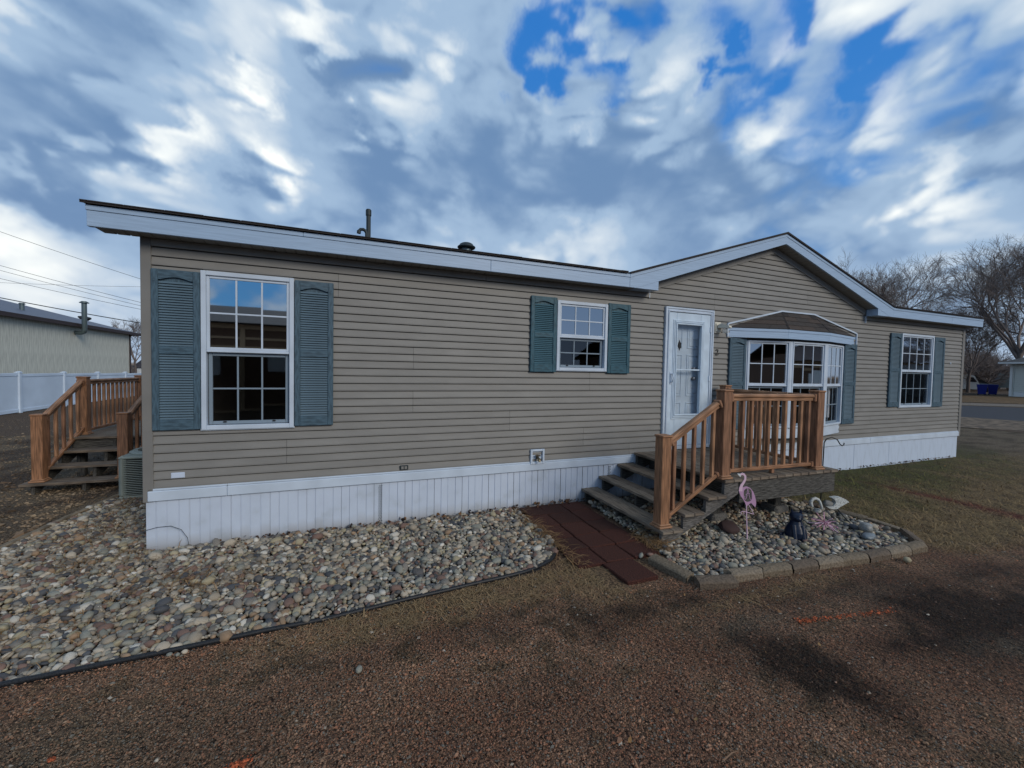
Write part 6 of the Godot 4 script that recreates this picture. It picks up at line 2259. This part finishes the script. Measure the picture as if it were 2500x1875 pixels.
func litter_and_grass() -> void:
	var q := RandomNumberGenerator.new()
	q.seed = 88
	# gravel chips of the drive
	var b := B.new()
	b.tinted = true
	var c8 := [Vector3(1, 0, 0.2), Vector3(-0.1, 0, 1.0), Vector3(-1, 0, -0.1), Vector3(0.2, 0, -0.9)]
	for k in 4:
		b.tri(c8[(k + 1) % 4], c8[k], Vector3(0.1, 0.75, 0.05))
	for k in 4:
		b.tri(c8[k], c8[(k + 1) % 4], Vector3(0, -0.5, 0))
	var chip := b.mesh()
	var xf := []
	var tn := []
	var tries := 0
	while xf.size() < 190000 and tries < 1300000:
		tries += 1
		var x := q.randf_range(-1.0, 11.0)
		var z := q.randf_range(1.75, 4.9)
		if not in_view(x, z):
			continue
		var d2 := (x - 1.737) * (x - 1.737) + (z - 5.165) * (z - 5.165)
		if q.randf() > 7.5 / d2:
			continue
		if Geometry2D.is_point_in_polygon(Vector2(x, z), BED_L) or Geometry2D.is_point_in_polygon(Vector2(x, z), BED_R):
			continue
		if z < 2.24 and x > 3.84 and x < 4.9:
			continue
		var l := lawn_share(x, z)
		if q.randf() < l * 0.9 + 0.7 * fringe_share(x, z):
			continue
		var s := 0.0029 * exp(q.randfn() * 0.42)
		var t := Basis(Vector3.UP, q.randf() * TAU) * Basis(Vector3.RIGHT, q.randfn() * 0.5)
		xf.append(Transform3D(t.scaled_local(Vector3(s * 1.3, s, s)), Vector3(x, -0.006 + s * 0.3 + 0.008 * q.randf(), z)))
		var base := ground_tone(x, z)
		var f := q.randf_range(0.68, 1.35)
		var c := base * f
		var u := q.randf()
		if u < 0.10:
			c = c.lerp(base * 1.8 + lin(0.012, 0.008, 0.007), 0.8)
		elif u < 0.30:
			c = Color(base.r * 1.4, base.g * 1.1, base.b * 1.0)
		elif u < 0.45:
			c = Color(base.g * 1.3, base.g * 1.2, base.g * 1.0)
		tn.append(c)
	# coarser bits strewn over it: pebbles and pale crumbs
	for i in 420:
		var x := q.randf_range(0.2, 9.5)
		var z := q.randf_range(2.0, 4.4)
		if not in_view(x, z) or Geometry2D.is_point_in_polygon(Vector2(x, z), BED_R) or (z < 2.24 and x > 3.84 and x < 4.9):
			continue
		var s := 0.0075 * exp(q.randfn() * 0.35)
		xf.append(Transform3D((Basis(Vector3.UP, q.randf() * TAU) * Basis(Vector3.RIGHT, q.randfn() * 0.3)).scaled_local(Vector3(s * 1.3, s, s)), Vector3(x, -0.003, z)))
		tn.append([lin(0.30, 0.25, 0.19), lin(0.16, 0.13, 0.11), lin(0.24, 0.15, 0.11), lin(0.40, 0.36, 0.30)][q.randi() % 4] * q.randf_range(0.5, 1.1))
	for i in 26000:
		var f := q.randf()
		var x := lerpf(-1.4, -8.8, f * f)
		var z := q.randf_range(-14.0, 0.6)
		if x > -1.45 - 0.22 * z * 0.0 and z > -2.4:
			continue
		var s := 0.009 * exp(q.randfn() * 0.5)
		xf.append(Transform3D((Basis(Vector3.UP, q.randf() * TAU) * Basis(Vector3.RIGHT, q.randfn() * 0.4)).scaled_local(Vector3(s * 1.5, s, s)), Vector3(x, -0.006, z)))
		tn.append(ground_tone(x, z) * q.randf_range(0.5, 1.7))
	scatter("gravel", chip, M.chip, xf, tn, "fine reddish brown gravel covering the drive", "gravel")
	# blades: lying straw on the drive, fringe by the beds, mossy and straw grass on the lawn
	b = B.new()
	b.tinted = true
	var w := [0.0022, 0.0018, 0.0003]
	var py := [0.0, 0.62, 1.0]
	var pz := [0.0, 0.16, 0.5]
	for k in 2:
		b.quad(Vector3(-w[k] * 18, py[k], pz[k]), Vector3(w[k] * 18, py[k], pz[k]), Vector3(w[k + 1] * 18, py[k + 1], pz[k + 1]), Vector3(-w[k + 1] * 18, py[k + 1], pz[k + 1]))
	var blade := b.mesh()
	xf = []
	tn = []
	tries = 0
	while xf.size() < 150000 and tries < 1200000:
		tries += 1
		var x := q.randf_range(-0.8, 17.0)
		var z := q.randf_range(-0.3, 4.9)
		if z < 1.75 and x < 7.7 and (x < 3.5 or x > 4.95):
			continue
		if not in_view(x, z):
			continue
		var d2 := (x - 1.737) * (x - 1.737) + (z - 5.165) * (z - 5.165)
		var l := lawn_share(x, z)
		var fr := fringe_share(x, z)
		var p := 0.12 + 0.9 * fr
		if l > 0.3:
			p = 0.95
		p *= clampf(0.65 + 2.6 * gn.get_noise_2d(x * 26.0 + 9.0, z * 26.0), 0.12, 1.3)
		if q.randf() > p * 16.0 / (d2 + 6.0):
			continue
		if z < 2.23 and x > 3.9 and x < 4.86 and q.randf() > 0.02:
			continue
		if Geometry2D.is_point_in_polygon(Vector2(x, z), BED_L) or Geometry2D.is_point_in_polygon(Vector2(x, z), BED_R):
			continue
		if z < 0.03:
			continue
		var base := ground_tone(x, z)
		var len := 0.04 * exp(q.randfn() * 0.4)
		var lie := q.randf_range(0.9, 1.5)
		if l > 0.3:
			lie = q.randf_range(0.5, 1.35)
			len *= 1.15
		elif fr > 0.3:
			lie = q.randf_range(0.85, 1.55)
		else:
			len *= 0.55
		var t := Basis(Vector3.UP, q.randf() * TAU) * Basis(Vector3.RIGHT, lie)
		xf.append(Transform3D(t.scaled_local(Vector3(len * 0.9, len, len)), Vector3(x, -0.006 + 0.006 * q.randf(), z)))
		var straw := lin(0.27, 0.185, 0.09) * q.randf_range(0.5, 1.25)
		var c := (base * q.randf_range(0.8, 1.8)).lerp(straw, 0.45 if fr > 0.2 else 0.22)
		if l > 0.3:
			var green := smoothstep(2.3, 0.5, z + 0.12 * (x - 9.0))
			c = (base * q.randf_range(0.7, 1.5)).lerp(straw, 0.30 * (1.0 - green) + 0.06)
			if q.randf() < 0.45 * green:
				c = c.lerp(lin(0.085, 0.10, 0.026), 0.7)
		tn.append(c)
	scatter("grass", blade, M.blade, xf, tn, "short dry grass, mossy green along the right skirting", "grass")
	# weeds and straw tufts among the left stones
	xf = []
	tn = []
	for i in 4600:
		var k: Array = [[0.55, 0.9, 0.35, 0.16], [-0.7, -0.7, 0.22, 0.3], [-0.75, -1.7, 0.25, 0.3], [-0.3, 0.2, 0.3, 0.2], [-0.5, 1.3, 0.4, 0.25], [3.85, 0.9, 0.05, 0.5], [4.88, 1.6, 0.06, 0.15], [-0.6, -2.1, 0.4, 0.1]][q.randi() % 8]
		var x: float = k[0] + q.randfn() * k[2]
		var z: float = k[1] + q.randfn() * k[3]
		if z > 1.8 or (x > -0.1 and z < 0.08):
			continue
		var len := 0.085 * exp(q.randfn() * 0.35)
		var t := Basis(Vector3.UP, 0.6 + q.randfn() * 0.9) * Basis(Vector3.RIGHT, q.randf_range(0.7, 1.45))
		xf.append(Transform3D(t.scaled_local(Vector3(len * 0.6, len, len)), Vector3(x, 0.02 + 0.02 * q.randf(), z)))
		tn.append(lin(0.28, 0.165, 0.075) * q.randf_range(0.4, 1.2))
	scatter("straw", blade, M.blade, xf, tn, "dry straw lying among the left river stones", "straw")
	# curled brown leaves along the foot of the skirting
	b = B.new()
	b.tinted = true
	b.quad(Vector3(-0.5, 0, -0.7), Vector3(0.5, 0.15, -0.7), Vector3(0.6, 0.1, 0.1), Vector3(-0.55, 0.3, 0.1))
	b.quad(Vector3(-0.55, 0.3, 0.1), Vector3(0.6, 0.1, 0.1), Vector3(0.2, 0.45, 0.9), Vector3(-0.15, 0.5, 0.9))
	xf = []
	tn = []
	for i in 420:
		var x := q.randf_range(0.5, 5.0)
		if i % 4 == 0:
			x = q.randf_range(8.0, 15.0)
		elif i % 4 == 1:
			x = q.randf_range(4.2, 7.6)
		var z := 0.03 + absf(q.randfn()) * 0.05
		if x > 5.0 and x < 7.7:
			z = q.randf_range(0.1, 1.6)
		var s := q.randf_range(0.014, 0.032)
		xf.append(Transform3D(Basis(Vector3(q.randfn(), q.randfn() + 1.5, q.randfn()).normalized(), q.randf() * TAU).scaled(Vector3(s, s, s)), Vector3(x, 0.012 + (0.035 * q.randf() if x < 5.0 else 0.02), z)))
		tn.append([lin(0.10, 0.05, 0.028), lin(0.05, 0.03, 0.022), lin(0.17, 0.085, 0.035), lin(0.03, 0.02, 0.016)][q.randi() % 4])
	for i in 150:
		var x := q.randf_range(2.2, 15.0)
		var z := q.randf_range(1.9, 3.6) if x < 7.6 else q.randf_range(0.1, 3.4)
		if Geometry2D.is_point_in_polygon(Vector2(x, z), BED_R):
			continue
		var s := q.randf_range(0.009, 0.022)
		xf.append(Transform3D(Basis(Vector3(q.randfn() * 0.4, 1.0, q.randfn() * 0.4).normalized(), q.randf() * TAU).scaled(Vector3(s, s, s)), Vector3(x, 0.006 + 0.008 * q.randf(), z)))
		tn.append([lin(0.14, 0.075, 0.035), lin(0.24, 0.14, 0.06), lin(0.07, 0.045, 0.03)][q.randi() % 3])
	for i in 700:
		var x := q.randf_range(-1.1, 3.7)
		var z := q.randf_range(-2.2, 1.75)
		if x > -0.1 and z < 0.1:
			continue
		var s := q.randf_range(0.008, 0.02)
		xf.append(Transform3D(Basis(Vector3(q.randfn() * 0.4, 1.0, q.randfn() * 0.4).normalized(), q.randf() * TAU).scaled(Vector3(s, s, s)), Vector3(x, 0.02 + 0.018 * q.randf(), z)))
		tn.append([lin(0.12, 0.06, 0.03), lin(0.20, 0.10, 0.04), lin(0.07, 0.04, 0.025)][q.randi() % 3])
	scatter("leaves", b.mesh(), M.litter, xf, tn, "curled brown leaves blown against the foot of the skirting", "leaves")
	# orange marking paint sprayed on the drive
	xf = []
	tn = []
	var marks := [[4.97, 3.128, 5.86, 3.30, 0.015, 300], [1.16, 3.0, 1.33, 2.935, 0.018, 240], [0.47, 2.6, 0.485, 2.605, 0.006, 36]]
	for m in marks:
		for i in int(m[5]):
			var f := q.randf()
			if m[5] == 300:
				f = pow(f, 1.3)
			var x: float = lerpf(m[0], m[2], f) + q.randfn() * m[4]
			var z: float = lerpf(m[1], m[3], f) + q.randfn() * m[4]
			var s := 0.0045 * exp(q.randfn() * 0.4)
			xf.append(Transform3D((Basis(Vector3.UP, q.randf() * TAU) * Basis(Vector3.RIGHT, q.randfn() * 0.4)).scaled_local(Vector3(s * 1.3, s, s)), Vector3(x, -0.001 + 0.008 * q.randf(), z)))
			tn.append(lin(0.46, 0.115, 0.045) * q.randf_range(0.25, 1.2))
	scatter("painted_gravel", chip, M.chip, xf, tn, "gravel sprayed with bright orange marking paint", "gravel")
